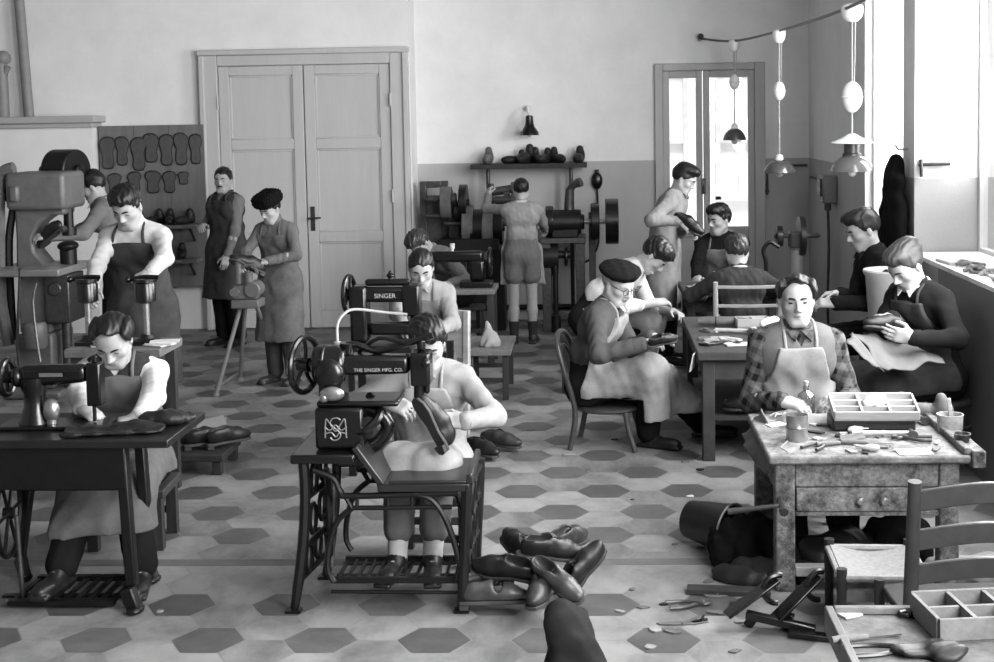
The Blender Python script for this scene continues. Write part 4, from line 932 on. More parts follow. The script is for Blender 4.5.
MB().bx(-.40, -.33, -.04, .04, .12, .285).cyl((-.37, 0, .05), (-.37, 0, .12), .012).build('needle_head', M_IRON2, t, bevel=.012)
MB().wheel((.10, 0, .20), (1, 0, 0), .12, .015, 5, .03, .02).cyl((.05, 0, .2), (.12, 0, .2), .02).build('handwheel', M_IRON, t)
MB().cyl((-.2, 0, .29), (-.2, 0, .35), .012).cyl((-.2, 0, .31), (-.2, 0, .35), .02).build('spool', M_PAPER, t)
t = stool('low_bench', 'low wooden bench with a cloth cone on it, behind the sewing boys', 'bench', at(463, 355, 9.35).x, at(511, 355, 9.35).x, 9.3, 9.95, .355, M_WOODM, .04)
q = gnd(490, 346, .355); G = Field(.008); G.cap((0, 0, .02), (-.02, 0, .17), .075, .012, k=.02); G.ripple(.012, .07, 2); G.plane((0, 0, 0), (0, 0, -1)); G.build('cloth_bag', M_RAG, None, (q.x, q.y, .355), label='small crumpled cloth cone standing on the low bench', cat='cloth')
# ------------------------------------------------------------------ treadle sewing table, front left
Ys = 5.24
t = thing('treadle_sewing_machine', 'black treadle sewing machine table at the left front where a man in a waistcoat sews', 'sewing machine', (-2.05, 5.5, 0))
zt = at(130, 440, Ys).z; xr = at(168, 440, Ys).x
MB(True).bx(-2.75, xr, Ys, Ys+.52, zt-.035, zt).build('tabletop', mat('tabletop_black', .09, .4, var=.3, scale=12, spec=.5), t, bevel=.006)
MB(True).bx(-2.72, at(122, 460, Ys).x, Ys+.03, Ys+.06, at(60, 492, Ys).z, zt-.036).bx(-2.72, -1.95, Ys+.44, Ys+.46, zt-.12, zt-.036).build('apron_board', M_IRON, t, bevel=.004)
for xk, yk in ((128, Ys+.06), (146, Ys+.42)):
    a = at(xk-6, 452, yk); g = Vector((at(xk+8, 600, yk).x, yk, 0))
    MB(True).bar((a.x, yk, zt-.04), (g.x-.012, yk, .10), .045, .05).bar((g.x-.02, yk-.04, .10), (g.x+.015, yk-.05, 0.012), .045, .06).ball((g.x+.015, yk-.05, .02), (.035, .05, .02)).build('leg', M_IRON, t, bevel=.008)
for yk in (Ys+.06, Ys+.42):
    MB(True).bar((-2.42, yk, zt-.04), (-2.52, yk, .10), .045, .05).bar((-2.52, yk, .10), (-2.47, yk-.05, .012), .045, .06).build('leg', M_IRON, t, bevel=.008)
z1 = at(60, 494, Ys+.1).z
MB(True).bx(-2.46, -1.96, Ys+.22, Ys+.25, z1-.02, z1+.01).build('cross_bar', M_IRON, t)
b = MB(True); za = at(60, 592, Ys+.2).z; b.bx(-2.42, -1.98, Ys+.06, Ys+.09, za-.01, za+.012).bx(-2.42, -1.98, Ys+.36, Ys+.39, za-.01, za+.012)
for k in range(9): b.bx(-2.42+k*.052, -2.40+k*.052, Ys+.09, Ys+.36, za-.006, za+.006)
b.build('treadle', M_IRON, t)
MB(True).bx(-2.5, -1.9, Ys+.19, Ys+.22, za-.035, za-.012).build('treadle_shaft', M_IRON, t)
MB(True).wheel((-2.46, Ys+.2, .36), (1, .15, 0), .19, .012, 6, .025, .02).build('drive_wheel', M_IRON, t)
MB(True).tube([(-2.41, Ys+.16, .36), (-2.39, Ys+.14, za)], .010).build('pitman_rod', M_STEELD, t)
hx = at(60, 430, Ys+.25).x
h = thing('machine_head', None, None, (hx-t.location.x, Ys+.25-t.location.y, zt)); h.parent = t
bb = MB(); bb.bx(-.24, .22, -.09, .09, 0, .018); bb.build('bed', M_IRON2, h, bevel=.006)
MB().lathe([(.07, .019), (.06, .05), (.045, .09), (.045, .14), (.055, .17), (.06, .21)], (-.10, 0, 0), n=20).build('pillar', M_IRON2, h)
MB().bar((-.15, 0, .215), (.13, 0, .225), .085, .095, w2=.06, h2=.075).cyl((-.19, 0, .21), (-.14, 0, .212), .045).build('arm', M_IRON2, h, bevel=.028, seg=3)
MB().bx(.13, .19, -.035, .035, .09, .27).cyl((.16, 0, .265), (.16, 0, .30), .012).cyl((.15, 0, .02), (.15, 0, .10), .008).build('needle_head', M_IRON2, h, bevel=.012)
MB().wheel((-.215, 0, .21), (1, 0, 0), .085, .013, 4, .025, .025).build('handwheel', M_IRON2, h)
MB().ball((-.02, -.03, .075), (.035, .03, .05)).cyl((-.02, -.03, .019), (-.02, -.03, .05), .02).build('tension_cover', M_STEEL, h)
MB().box((-.01, -.045, .226), (.10, .001, .016)).build('maker_band', M_STEEL, h)
MB().tube(spline([(-.08, .02, .27), (-.09, .02, .36), (-.10, .02, .52), (-.085, .03, .60)], 4), .006, 6).build('thread_guide', M_STEELD, h)
# leather being sewn and the things at the table's right end
G = Field(.007); q = gnd(112, 434, zt); G.box((0, 0, .012), (.20, .09, .008), rz(.15), rad=.008, k=.01); G.ell((.08, .03, .02), (.09, .05, .02), k=.02); G.ripple(.006, .09, 7); G.plane((0, 0, .002), (0, 0, -1))
G.build('leather_upper', M_LEA, None, (at(115, 430, Ys+.14).x, Ys+.14, zt), label='black leather upper lying under the needle of the front left machine', cat='leather')
G = Field(.007); G.ell((0, 0, .03), (.10, .06, .035), k=.02); G.ell((.05, .04, .02), (.08, .05, .022), rz(.5), k=.02); G.ripple(.006, .06, 9); G.plane((0, 0, .001), (0, 0, -1))
G.build('leather_bundle', M_LEA, None, (at(158, 432, Ys+.2).x, Ys+.26, zt), label='crumpled dark leather lying on the right end of the front left table', cat='leather')
# low box behind the table with shoes and a pale cloth
Yc = 7.55; zc = .12
t = stool('low_box', 'dark low box behind the sewing man holding shoes and a pale cloth', 'box', at(174, 450, Yc).x, at(232, 450, Yc).x, Yc-.2, Yc+.2, zc, M_WOOD, .05, rail=False)

# ------------------------------------------------------------------ shoes
def shoe_mesh(kind):
    G = Field(.006)
    G.ell((0, .065, .036), (.043, .092, .036), k=.03); G.ell((0, -.07, .052), (.035, .068, .055), k=.03); G.cap((0, -.075, .07), (0, -.02, .075), .037, .04, k=.02); G.cap((0, 0, .06), (0, .06, .055), .038, .036, k=.03)
    G.ell((0, -.06, .118), (.029, .068, .068), k=.006, op='s'); G.ell((0, .0, .115), (.016, .05, .03), k=.006, op='s')
    if kind == 'sandal':
        G.ell((0, .018, .085), (.06, .022, .045), k=.006, op='s')
    G.plane((0, 0, .016), (0, 0, -1)); return G.surf()
SHM = {k: shoe_mesh(k) for k in ('low', 'sandal')}
def sole_only(b, z0, z1, sc=1.):
    b.prism([(x*sc, y*sc) for x, y in sole_outline(.30, .10)], z1-z0, None, (0, 0, (z0+z1)/2)); return b
PROTO = {}
def shoe(loc, rot, lab, m=None, kind='low', grp=None, sc=.95):
    m = m or M_SHOE; key = (kind, m.name)
    if key not in PROTO:
        t = thing('shoe', lab, 'shoe', loc, rot, grp, sc)
        me = raw_mesh('upper', *SHM[kind], [m]); o = bpy.data.objects.new('upper', me); COL.objects.link(o); o.parent = t
        sole_only(MB(), 0, .016).build('sole', mat('shoe_sole', .22, .6), t, bevel=.003); MB().prism([(x, y) for x, y in sole_outline(.30, .095) if y < -.05], .02, None, (0, 0, -.0105)).build('heel', mat('shoe_sole', .22, .6), t, bevel=.002)
        b = MB()
        for k in range(4): y = -.005+k*.017; b.tube(spline([(-.022, y, .094-k*.006), (0, y+.005, .099-k*.006), (.022, y, .094-k*.006)], 3), .003, 6)
        if kind == 'low': MB().tube([(.0425*math.cos(a), .088-.02*math.sin(a), .036+.0362*math.sin(a)) for a in [PI*i/14 for i in range(15)]], .0022, 6).build('toe_seam', M_LEA, t)
        b.build('laces' if kind == 'low' else 'strap', m if kind == 'sandal' else M_LEA, t); PROTO[key] = t; return t
    t = dup(PROTO[key]); t.location = loc; t.rotation_euler = rot if isinstance(rot, tuple) else (0, 0, rot); t.scale = (sc,)*3; t['label'] = lab
    if grp: t['group'] = grp
    elif 'group' in t: del t['group']
    return t
M_SHP = mat('shoe_leather_worn', .25, .4, var=.35, scale=14, spec=.5, dirt=.3, dscale=9)
pile = [  # px, py, z, (rx, ry, rz), material, kind, label
 (494, 612, .0, (0, -.3, -1.5), M_SHP, 'sandal', 'worn strapped shoe lying on its side at the near left of the floor pile'),
 (487, 590, .05, (.25, .9, 2.6), M_SHOE_B, 'low', 'brown shoe leaning on the machine leg at the left of the floor pile'),
 (507, 582, .10, (.1, -.5, 1.3), M_SHOE, 'low', 'black shoe on its side in the middle of the floor pile'),
 (515, 562, .09, (.3, .3, .5), M_SHOE, 'low', 'black shoe at the far left of the floor pile'),
 (548, 564, .13, (-.15, .25, -1.25), M_SHOE, 'low', 'shiny black shoe on top of the floor pile, toe to the right'),
 (566, 553, .03, (0, .2, -.6), M_SHOE_B, 'low', 'brown shoe at the back of the floor pile, opening upward'),
 (557, 592, .09, (-.35, .5, -2.45), M_SHP, 'low', 'pale worn shoe leaning toe down across the front of the pile'),
 (543, 606, .04, (0, .1, 2.9), M_SHOE_B, 'low', 'brown shoe with toe toward the camera behind the black draped cloth'),
 (585, 581, .06, (.9, .2, -.9), M_SHOE, 'low', 'black shoe tipped on its heel at the right of the floor pile')]
for px, py, z, r, m, k, lab in pile:
    g = gnd(px, py, z); shoe((g.x, g.y, z+.03), r, lab, m, k, 'pile of shoes on the floor')
g = gnd(481, 458); shoe((g.x, g.y, .022), (0, 0, -2.3), 'black shoe on the floor right of the front boy, pair, left one', M_SHOE, 'low', 'pair behind the front boy')
g = gnd(496, 452); shoe((g.x+.02, g.y+.05, .022), (0, 0, -2.0), 'brown shoe on the floor right of the front boy, pair, right one', M_SHOE_B, 'low', 'pair behind the front boy')
for i, (px, py, r, lab) in enumerate(((184, 455, -1.2, 'black shoe on the low box behind the sewing man, left one'), (205, 448, -1.0, 'black shoe on the low box behind the sewing man, middle one'), (224, 445, -.8, 'black shoe on the low box behind the sewing man, right one'))):
    g = at(px, py, Yc-.08); shoe((g.x, Yc-.06+i*.03, zc+.022), (0, 0, r), lab, M_SHOE, 'low', 'shoes on the low box')
b = MB(); b.box((0, 0, .004), (.20, .16, .008), rz(.2)).box((.02, .01, .014), (.17, .14, .008), rz(.5)); b.build('folded_cloth', M_RAG, None, (at(207, 430, Yc+.1).x, Yc+.12, zc+.075), (.5, .1, .0), bevel=.003, label='pale folded cloth propped at the back of the low box', cat='cloth')

# ------------------------------------------------------------------ patching machines (treadle)
def patcher(name, lab, Y0, full=True):
    """built in the plane of its long side; px tracing gives the proportions, its own depth is .42 m"""
    def q(x, y, dy=0.): p = at(x, y, Y0); return Vector((p.x, Y0+dy, p.z))
    D = .40
    t = thing(name, lab, 'sewing machine', (q(380, 600).x, Y0+.2, 0))
    lx, rx_ = q(293, 615).x, q(464, 612).x
    # left and right cast end frames
    for side, xs in (('l', [(303, 458), (305, 490), (304, 530), (300, 570), (294, 613)]), ('r', [(467, 484), (466, 520), (464, 560), (463, 590), (462, 611)])):
        b = MB(True); front = spline([q(*p) for p in xs], 4); front[-1].z = .012
        ztop = front[0].z
        b.tube(front, [.022]*(len(front)-3)+[.020, .018, .016], 8)
        back = [Vector((2*front[0].x-p.x if side == 'l' and False else p.x+(.05 if side == 'l' else .02), Y0+D-(.0), p.z)) for p in front]; b.tube(back, .020, 8)
        for z in (ztop*.18, ztop*.42, ztop*.7, ztop*.97):
            f = min(front, key=lambda p: abs(p.z-z)); k_ = min(back, key=lambda p: abs(p.z-z)); b.tube([f, k_], .013, 8)
        # scroll work between the two legs
        for z in (ztop*.3, ztop*.56, ztop*.83):
            f = min(front, key=lambda p: abs(p.z-z)); xm = f.x+.015
            for k in (.27, .73): b.torus((xm, Y0+D*k, z), .06, .009, (1, 0, 0), 18, 6)
        b.box((front[-1].x, Y0, .006), (.06, .05, .012)).box((back[-1].x, Y0+D, .006), (.06, .05, .012))
        b.build('end_frame', M_IRON, t)
    # curved braces and rails, both long sides
    for dy in (.0, D):
        b = MB(True)
        b.tube(spline([q(313, 470, dy), q(333, 478, dy), q(341, 492, dy), (q(352, 496, dy)), q(458, 493, dy)], 5), .013, 8)
        b.tube([q(352, 508, dy), q(452, 507, dy)], .010, 8); b.tube([q(344, 494, dy), q(352, 508, dy)], .010, 8)
        b.tube(spline([q(352, 508, dy), q(337, 522, dy), q(329, 548, dy), q(328, 570, dy), q(334, 582, dy)], 5), .012, 8)
        b.tube(spline([q(415, 494, dy), q(432, 500, dy), q(445, 518, dy), q(455, 545, dy), q(461, 570, dy)], 5), .013, 8)
        for x in (357, 388, 412): b.tube([q(x, 496, dy), q(x, 508, dy)], .008, 8)
        b.build('side_brace', M_IRON, t)
    # treadle plate
    z1 = q(400, 584).z; b = MB(True); xa, xb = q(332, 584).x, q(458, 584).x; b.bx(xa, xb, Y0+.04, Y0+.06, z1-.012, z1+.012).bx(xa, xb, Y0+.30, Y0+.32, z1-.012, z1+.012)
    for k in range(13): x = xa+.012+(xb-xa-.03)*k/12; b.bx(x-.006, x+.006, Y0+.06, Y0+.30, z1-.006, z1+.006)
    for k in (.2, .8): b.tube([(xa, Y0+.06+.24*k, z1), (xb, Y0+.06+.24*k, z1)], .007, 6)
    b.build('treadle', M_IRON, t)
    MB(True).tube([q(329, 596, .05), q(460, 597, .05)], .008, 8).build('treadle_shaft', M_IRON, t)
    # drive wheel at left
    MB(True).wheel(tuple(q(318, 528, .2)), (1, .25, 0), .19, .014, 5, .025, .02, .5).build('drive_wheel', M_IRON, t)
    MB(True).tube([q(329, 488, .1), q(327, 575, .1)], .011, 8).build('pitman_rod', M_STEELD, t)
    # tabletop plate on the left and the low wooden tray
    b = MB(True); p = q(292, 455); p2 = q(356, 463); b.bx(p.x, p2.x, Y0-.04, Y0+D+.02, p2.z+.005, p.z+.008); b.build('top_plate', M_IRON2, t, bevel=.008)
    M_TRAY = mat('tray_black', .13, .3, var=.25, scale=12, spec=.5)
    b = MB(True); a, c = q(382, 488), q(470, 488); zz = q(400, 486).z; b.bx(a.x-.015, c.x, Y0-.02, Y0+.40, zz-.02, zz+.012); p = q(352, 448); zz2 = p.z
    b.add([(a.x-.015, Y0-.02, zz+.01), (a.x-.015, Y0+.40, zz+.01), (p.x, Y0+.40, zz2), (p.x, Y0-.02, zz2), (a.x+.012, Y0-.02, zz+.013), (a.x+.012, Y0+.40, zz+.013), (p.x+.022, Y0+.40, zz2+.01), (p.x+.022, Y0-.02, zz2+.01)], [(0, 1, 2, 3), (4, 7, 6, 5), (0, 4, 5, 1), (1, 5, 6, 2), (2, 6, 7, 3), (3, 7, 4, 0)])
    b.bx(c.x-.012, c.x+.01, Y0-.02, Y0+.40, zz+.012, zz+.05); b.bx(a.x+.03, c.x-.012, Y0-.02, Y0-.002, zz+.012, zz+.026); b.build('tray', M_TRAY, t, bevel=.004)
    # body: pedestal with emblem
    h = thing('machine_head', None, None, (0, 0, 0)); h.parent = t
    def hb(b, n, m, **k): b.world = False; return b.build(n, m, h, off=t.location, **k)
    b = MB(); a, c = q(312, 411), q(362, 455); b.bx(a.x, c.x, Y0+.04, Y0+.30, c.z+.012, a.z); a2, c2 = q(332, 455), q(362, 471); b.bx(a2.x, c2.x, Y0+.05, Y0+.25, c2.z, c.z+.011); hb(b, 'pedestal', M_IRON2, bevel=.012)
    b = MB(); pts = spline([q(352, 416, .17), q(372, 422, .17), (q(382, 436, .17)), q(372, 452, .17), q(360, 458, .17)], 4); b.tube(pts, .03, 10); b.tube(spline([q(362, 404, .17), q(376, 418, .10), q(366, 432, .05), q(352, 436, .06)], 4), .018, 8); hb(b, 'curved_bracket', M_IRON2)
    b = MB(); a, c = q(313, 405), q(396, 411); b.bx(a.x, c.x, Y0+.06, Y0+.26, c.z+.003, a.z); hb(b, 'base_arm', M_IRON2, bevel=.01)
    b = MB(); a, c = q(314, 372), q(338, 406); b.bx(a.x, c.x, Y0+.07, Y0+.25, c.z, a.z+.005); b.ball(q(326, 378, .07), (.065, .03, .065)); hb(b, 'pillar', M_IRON2, bevel=.03, seg=3)
    b = MB(); b.ball(q(330, 396, .04), (.05, .02, .03)).ball(q(322, 400, .04), (.02, .02, .02)); hb(b, 'cam_cover', M_STEEL)
    b = MB(); b.bar(q(310, 371, .16), q(405, 371, .16), .12, .085, w2=.08, h2=.075); b.cyl(q(305, 371, .16), q(340, 371, .16), .075, n=20); hb(b, 'arm', M_IRON2, bevel=.02, seg=3)
    b = MB(); b.tube(spline([q(322, 361, .16), q(345, 351, .16), q(370, 358, .16), q(395, 352, .16), q(428, 342, .16)], 5), .014, 8); b.tube(spline([q(350, 360, .2), q(372, 345, .16), q(400, 348, .14), q(424, 342, .14)], 4), .009, 8); b.cyl(q(341, 360, .16), q(341, 351, .16), .022); b.cyl(q(341, 351, .16), q(341, 349.5, .16), .035); hb(b, 'lift_lever', M_IRON2)
    b = MB(); a, c = q(406, 358), q(427, 392); b.bx(a.x, c.x, Y0+.10, Y0+.22, c.z, a.z); b.cyl(q(416, 358, .16), q(416, 345, .16), .018).cyl(q(414, 390, .16), q(414, 412, .16), .022).cyl(q(422, 390, .16), q(422, 402, .16), .012); b.cyl(q(424, 366, .09), q(424, 366, .04), .018); hb(b, 'needle_head', M_IRON2, bevel=.018, seg=3)
    if full:
        # gilt lettering on the arm and the interlaced emblem on the pedestal
        for txt, px, py, s_ in (('THE SINGER MFG. CO.', 349, 377, .019),):
            cu = bpy.data.curves.new('lettering', 'FONT'); cu.body = txt; cu.size = s_*1.05; cu.extrude = .0005
            o = bpy.data.objects.new('lettering', cu); COL.objects.link(o); me = bpy.data.meshes.new_from_object(o); bpy.data.objects.remove(o)
            me.materials.append(mat('gilt', .72, .4, .3)); o = bpy.data.objects.new('lettering', me); COL.objects.link(o); o.parent = h; p = q(px, py, .108)-t.location; o.location = p; o.rotation_euler = (PI/2, 0, 0)
        b = MB(); c = q(334, 431, .033); s_ = .045
        S_ = [(.6, .8), (.2, 1), (-.4, .9), (-.6, .5), (-.2, .15), (.3, -.15), (.6, -.5), (.3, -.9), (-.3, -1), (-.65, -.75)]
        b.tube(spline([c+Vector((x*s_*.75, 0, z*s_)) for x, z in S_], 5), .003, 6)
        b.tube(spline([c+Vector((x*s_, 0, z*s_)) for x, z in [(-.95, -.8), (-.85, .85), (-.5, .5), (0, -.2), (.5, .5), (.85, .85), (.95, -.8)]], 5), .003, 6)
        b.tube(spline([c+Vector((x*s_, 0, z*s_)) for x, z in [(-1, .2), (-.5, -.1), (.0, .35), (.5, -.1), (1, .2)]], 5), .003, 6); b.tube(spline([c+Vector((x*s_, 0, z*s_)) for x, z in [(-1, -.45), (-.4, -.3), (0, -.7), (.4, -.3), (1, -.45)]], 5), .003, 6)
        hb(b, 'emblem', mat('gilt_dull', .5, .4, .3))
    b = MB(); b.wheel(tuple(q(296, 372, .16)), (1, -.35, 0), .125, .013, 5, .03, .025, .35); b.cyl(q(296, 372, .16), q(312, 371, .16), .02); hb(b, 'handwheel', M_IRON2)
    b = MB(); b.cyl(q(315, 375, .16), q(319, 375, .16), .095, n=28); hb(b, 'pulley', M_IRON2, bevel=.006)
    b = MB(); b.tube(spline([q(328, 352, .2), q(328, 332, .2), q(335, 321, .22), q(346, 318, .24), q(375, 322, .26), q(398, 324, .26)], 6), .006, 8); b.cyl(q(328, 354, .2), q(328, 350, .2), .016); hb(b, 'thread_tube', mat('tube_pale', .62, .4))
    return t
patcher('patching_machine', 'black treadle patching machine with lettered arm and emblem, boy in pale apron behind', 5.27)
# second machine behind it
Y2 = 7.35
def q2(x, y, dy=0.): p = at(x, y, Y2); return Vector((p.x, Y2+dy, p.z))
t = thing('patching_machine', 'second black machine with tall post behind the front patching machine', 'sewing machine', (q2(380, 345).x, Y2+.15, 0))
z0 = q2(380, 345).z
MB(True).bx(q2(335, 345).x, q2(440, 345).x, Y2-.05, Y2+.4, z0-.04, z0).build('table_plate', M_IRON, t, bevel=.006)
for x in (340, 435):
    for dy in (0, .36): MB(True).bx(q2(x, 0).x-.02, q2(x, 0).x+.02, Y2+dy-.02, Y2+dy+.02, 0, z0-.041).build('leg', M_IRON, t)
b = MB(True); a, c = q2(347, 288), q2(366, 345); b.bx(a.x, c.x, Y2+.05, Y2+.2, z0+.001, a.z); b.build('pillar', M_IRON2, t, bevel=.02, seg=3)
b = MB(True); b.bar(q2(349, 297, .125), q2(404, 297, .125), .09, .085); b.bx(q2(361, 286).x, q2(400, 0).x, Y2+.1, Y2+.15, q2(0, 293).z, q2(0, 286).z); b.build('arm', M_IRON2, t, bevel=.02, seg=3)
b = MB(True); a, c = q2(400, 287), q2(418, 318); b.bx(a.x, c.x, Y2+.06, Y2+.19, c.z, a.z); b.cyl(q2(410, 318, .12), q2(410, 332, .12), .015); b.cyl(q2(387, 287, .12), q2(387, 273, .12), .012).cyl(q2(387, 280, .12), q2(387, 276, .12), .022); b.build('needle_head', M_IRON2, t, bevel=.015)
b = MB(True); a, c = q2(368, 326), q2(418, 337); b.bx(a.x, c.x, Y2+.07, Y2+.17, c.z, a.z); b.cyl(q2(366, 332, .12), q2(420, 330, .12), .035); b.build('cylinder_arm', M_IRON2, t, bevel=.012)
MB(True).wheel(tuple(q2(345, 297, .12)), (1, -.15, 0), .115, .013, 5, .03, .02).cyl(q2(341, 297, .12), q2(350, 297, .12), .03).build('handwheel', M_IRON2, t)
cu = bpy.data.curves.new('lettering', 'FONT'); cu.body = 'SINGER'; cu.size = .036; cu.extrude = .0005
o = bpy.data.objects.new('lettering', cu); COL.objects.link(o); me = bpy.data.meshes.new_from_object(o); bpy.data.objects.remove(o); me.materials.append(mat('gilt', .72, .4, .3))
o = bpy.data.objects.new('lettering', me); COL.objects.link(o); o.parent = t; o.location = q2(372, 300, .074)-t.location; o.rotation_euler = (PI/2, 0, 0)

# ------------------------------------------------------------------ chairs
def ladder_chair(name, lab, loc, rot, seat_z=.43, back_z=.85, w=.40, d=.38, m=None, slats=3, seatm=None, curved=0., thick=.016, sl_h=.05, zlist=None, post=.019):
    m = m or M_WOODM; t = thing(name, lab, 'chair', loc, rot)
    for sx in (-1, 1):
        b = MB(); b.tube([(sx*w/2, -d/2, 0), (sx*w/2, -d/2, seat_z), (sx*w/2*1.02, -d/2-.07, back_z)], [post, post+.001, post-.003], 10); b.build('back_post', m, t)
        b = MB(); b.tube([(sx*w/2*1.08, d/2, 0), (sx*w/2*1.08, d/2, seat_z+.02)], [.018, .02], 10); b.build('leg', m, t)
    for k in range(slats):
        z = seat_z+(back_z-seat_z)*(.25+.7*k/max(slats-1, 1))-sl_h*.3 if zlist is None else zlist[k]; y = -d/2-.07*(z-seat_z)/(back_z-seat_z)
        pts = [(-w/2, y, z), (0, y-.03-curved*.02, z+curved), (w/2, y, z)]
        b = MB(); P = spline(pts, 6)
        b.loft(P, thick, sl_h).build('slat', m, t, bevel=.003)
    b = MB(); b.bx(-w/2*1.06, w/2*1.06, -d/2, d/2+.01, seat_z-.03, seat_z); b.build('seat', seatm or m, t, bevel=.008)
    for sx in (-1, 1):
        for z in (seat_z*.35, seat_z*.62): MB().cyl((sx*w/2, -d/2, z), (sx*w/2*1.08, d/2, z), .011).build('rung', m, t)
    for z in (seat_z*.45,): MB().cyl((-w/2*1.08, d/2, z), (w/2*1.08, d/2, z), .011).build('rung', m, t); MB().cyl((-w/2, -d/2, z), (w/2, -d/2, z), .011).build('rung', m, t)
    return t
def bentwood(lab, loc, rot, m, sz=.45):
    t = thing('bentwood_chair', lab, 'chair', loc, rot)
    b = MB(); b.lathe([(.19, sz-.025), (.205, sz-.015), (.205, sz), (.18, sz+.004), (.02, sz-.004)], n=32); b.build('seat', m, t)
    b = MB(); pts = [(-.165, -.20, 0), (-.165, -.165, sz-.02), (-.19, -.22, sz+.22), (-.15, -.27, sz+.38), (0, -.285, sz+.43), (.15, -.27, sz+.38), (.19, -.22, sz+.22), (.165, -.165, sz-.02), (.165, -.20, 0)]
    b.tube(spline(pts, 6), .0165, 10); b.build('back_hoop', m, t)
    b = MB(); pts = [(-.10, -.18, sz), (-.115, -.22, sz+.2), (-.07, -.26, sz+.32), (0, -.265, sz+.35), (.07, -.26, sz+.32), (.115, -.22, sz+.2), (.10, -.18, sz)]; b.tube(spline(pts, 6), .011, 8); b.build('inner_hoop', m, t)
    for s in (-1, 1): MB().tube(spline([(s*.14, .13, sz-.02), (s*.15, .15, sz*.5), (s*.165, .19, 0)], 4), .0165, 10).build('leg', m, t)
    MB().torus((0, 0, .24), .15, .011, (0, 0, 1), 32, 8).build('stretcher_ring', m, t); return t
def boy_chair(p, rot, sz):
    t = thing('boy_chair', 'pale wooden chair with plank back beside the boy at the second machine', 'chair', (p.x, p.y, 0), rot)
    MB().bx(-.20, .20, -.19, .19, sz-.04, sz).build('seat', M_WOODL, t, bevel=.008)
    for sx in (-1, 1):
        MB().bar((sx*.18, -.18, 0), (sx*.18, -.21, sz+.38), .04, .03).build('back_post', M_WOODL, t, bevel=.004); MB().bar((sx*.17, .16, 0), (sx*.17, .16, sz-.041), .035, .035).build('leg', M_WOODL, t)
    MB().box((0, -.212, sz+.23), (.40, .016, .30), rx(.04)).build('backrest', M_WOODL, t, bevel=.005)
# chair of the apron man at right
# chair with curved slats, front right, back to the camera
ladder_chair('ladder_back_chair', 'low dark chair with curved slats at the right edge, its back to the camera', (at(903, 540, 4.55).x+.255, 4.74, 0), .04, .24, .735, .47, .34, mat('chair_dark', .21, .4, var=.25, scale=14, spec=.4), 3, M_WOOD, .035, .022, .07, (.40, .525, .665), .026)
# straw seat stool
t = thing('straw_stool', 'low stool with a woven straw seat standing before the cluttered bench', 'stool', (1.06, 5.16, 0), -.04)
b = MB(); zs_ = .235
for i in range(30):
    y = -.17+i*.0117; b.tube(spline([(-.155, y, zs_+.012), (0, y, zs_-.018), (.155, y, zs_+.012)], 4), .0068, 6)
b.tube([(-.16, -.18, zs_), (.16, -.18, zs_)], .014, 8).tube([(-.16, .18, zs_), (.16, .18, zs_)], .014, 8).tube([(-.16, -.18, zs_), (-.16, .18, zs_)], .014, 8).tube([(.16, -.18, zs_), (.16, .18, zs_)], .014, 8)
b.build('seat', mat('straw', .56, .8, var=.2, scale=60), t)
for sx in (-1, 1):
    for sy in (-1, 1): MB().tube([(sx*.155, sy*.18, 0), (sx*.155, sy*.18, zs_+.035)], [.017, .02], 10).build('leg', M_WOOD, t)
for sy in (-1, 1): MB().bx(-.14, .14, sy*.18-.008, sy*.18+.008, zs_-.09, zs_-.045).build('rail', M_WOODM, t)
g = gnd(842, 608)

# ------------------------------------------------------------------ tables in the middle
def table(name, lab, x0, x1, y0, y1, z, m, leg=.07, th=.05, apron_h=.11, rim=None, shelfz=None):
    t = thing(name, lab, 'table', ((x0+x1)/2, (y0+y1)/2, 0))
    MB(True).bx(x0, x1, y0, y1, z-th, z).build('tabletop', m, t, bevel=.008)
    for x in (x0+.03, x1-.03-leg):
        for y in (y0+.03, y1-.03-leg): MB(True).bx(x, x+leg, y, y+leg, 0, z-th-.001).build('leg', m, t, bevel=.005)
    b = MB(True); b.bx(x0+.03+leg, x1-.03-leg, y0+.04, y0+.065, z-th-apron_h, z-th-.002); b.build('apron_board', m, t)
    b = MB(True); b.bx(x0+.04, x0+.065, y0+.03+leg, y1-.03-leg, z-th-apron_h, z-th-.002); b.build('apron_board', m, t)
    if rim:
        for (xa, xb, ya, yb) in rim: MB(True).bx(xa, xb, ya, yb, z+.001, z+.035).build('rim', m, t, bevel=.004)
    if shelfz: MB(True).bx(x0+.06, x1-.06, y0+.105, y1-.105, shelfz-.02, shelfz).build('shelf', m, t)
    return t
M_TBL = mat('table_worn', .24, .65, var=.3, scale=18, bump=.25, spec=.25, dirt=.35, dscale=9)
zm = at(705, 352, 7.6).z; xm0 = at(697, 352, 7.6).x
table('shoemaker_table', 'dark worn work table strewn with tools in the middle, between beret and plaid shirt', xm0, xm0+.80, 7.58, 8.95, zm, M_TBL, shelfz=.24)
zf = .66; gf = gnd(682, 292, zf); xf0 = at(683, 290, 10.0).x
table('far_table', 'small dark table between the man facing us and the man seen from behind', xf0, xf0+.72, 10.0, 10.62, zf, M_TBL, .06)
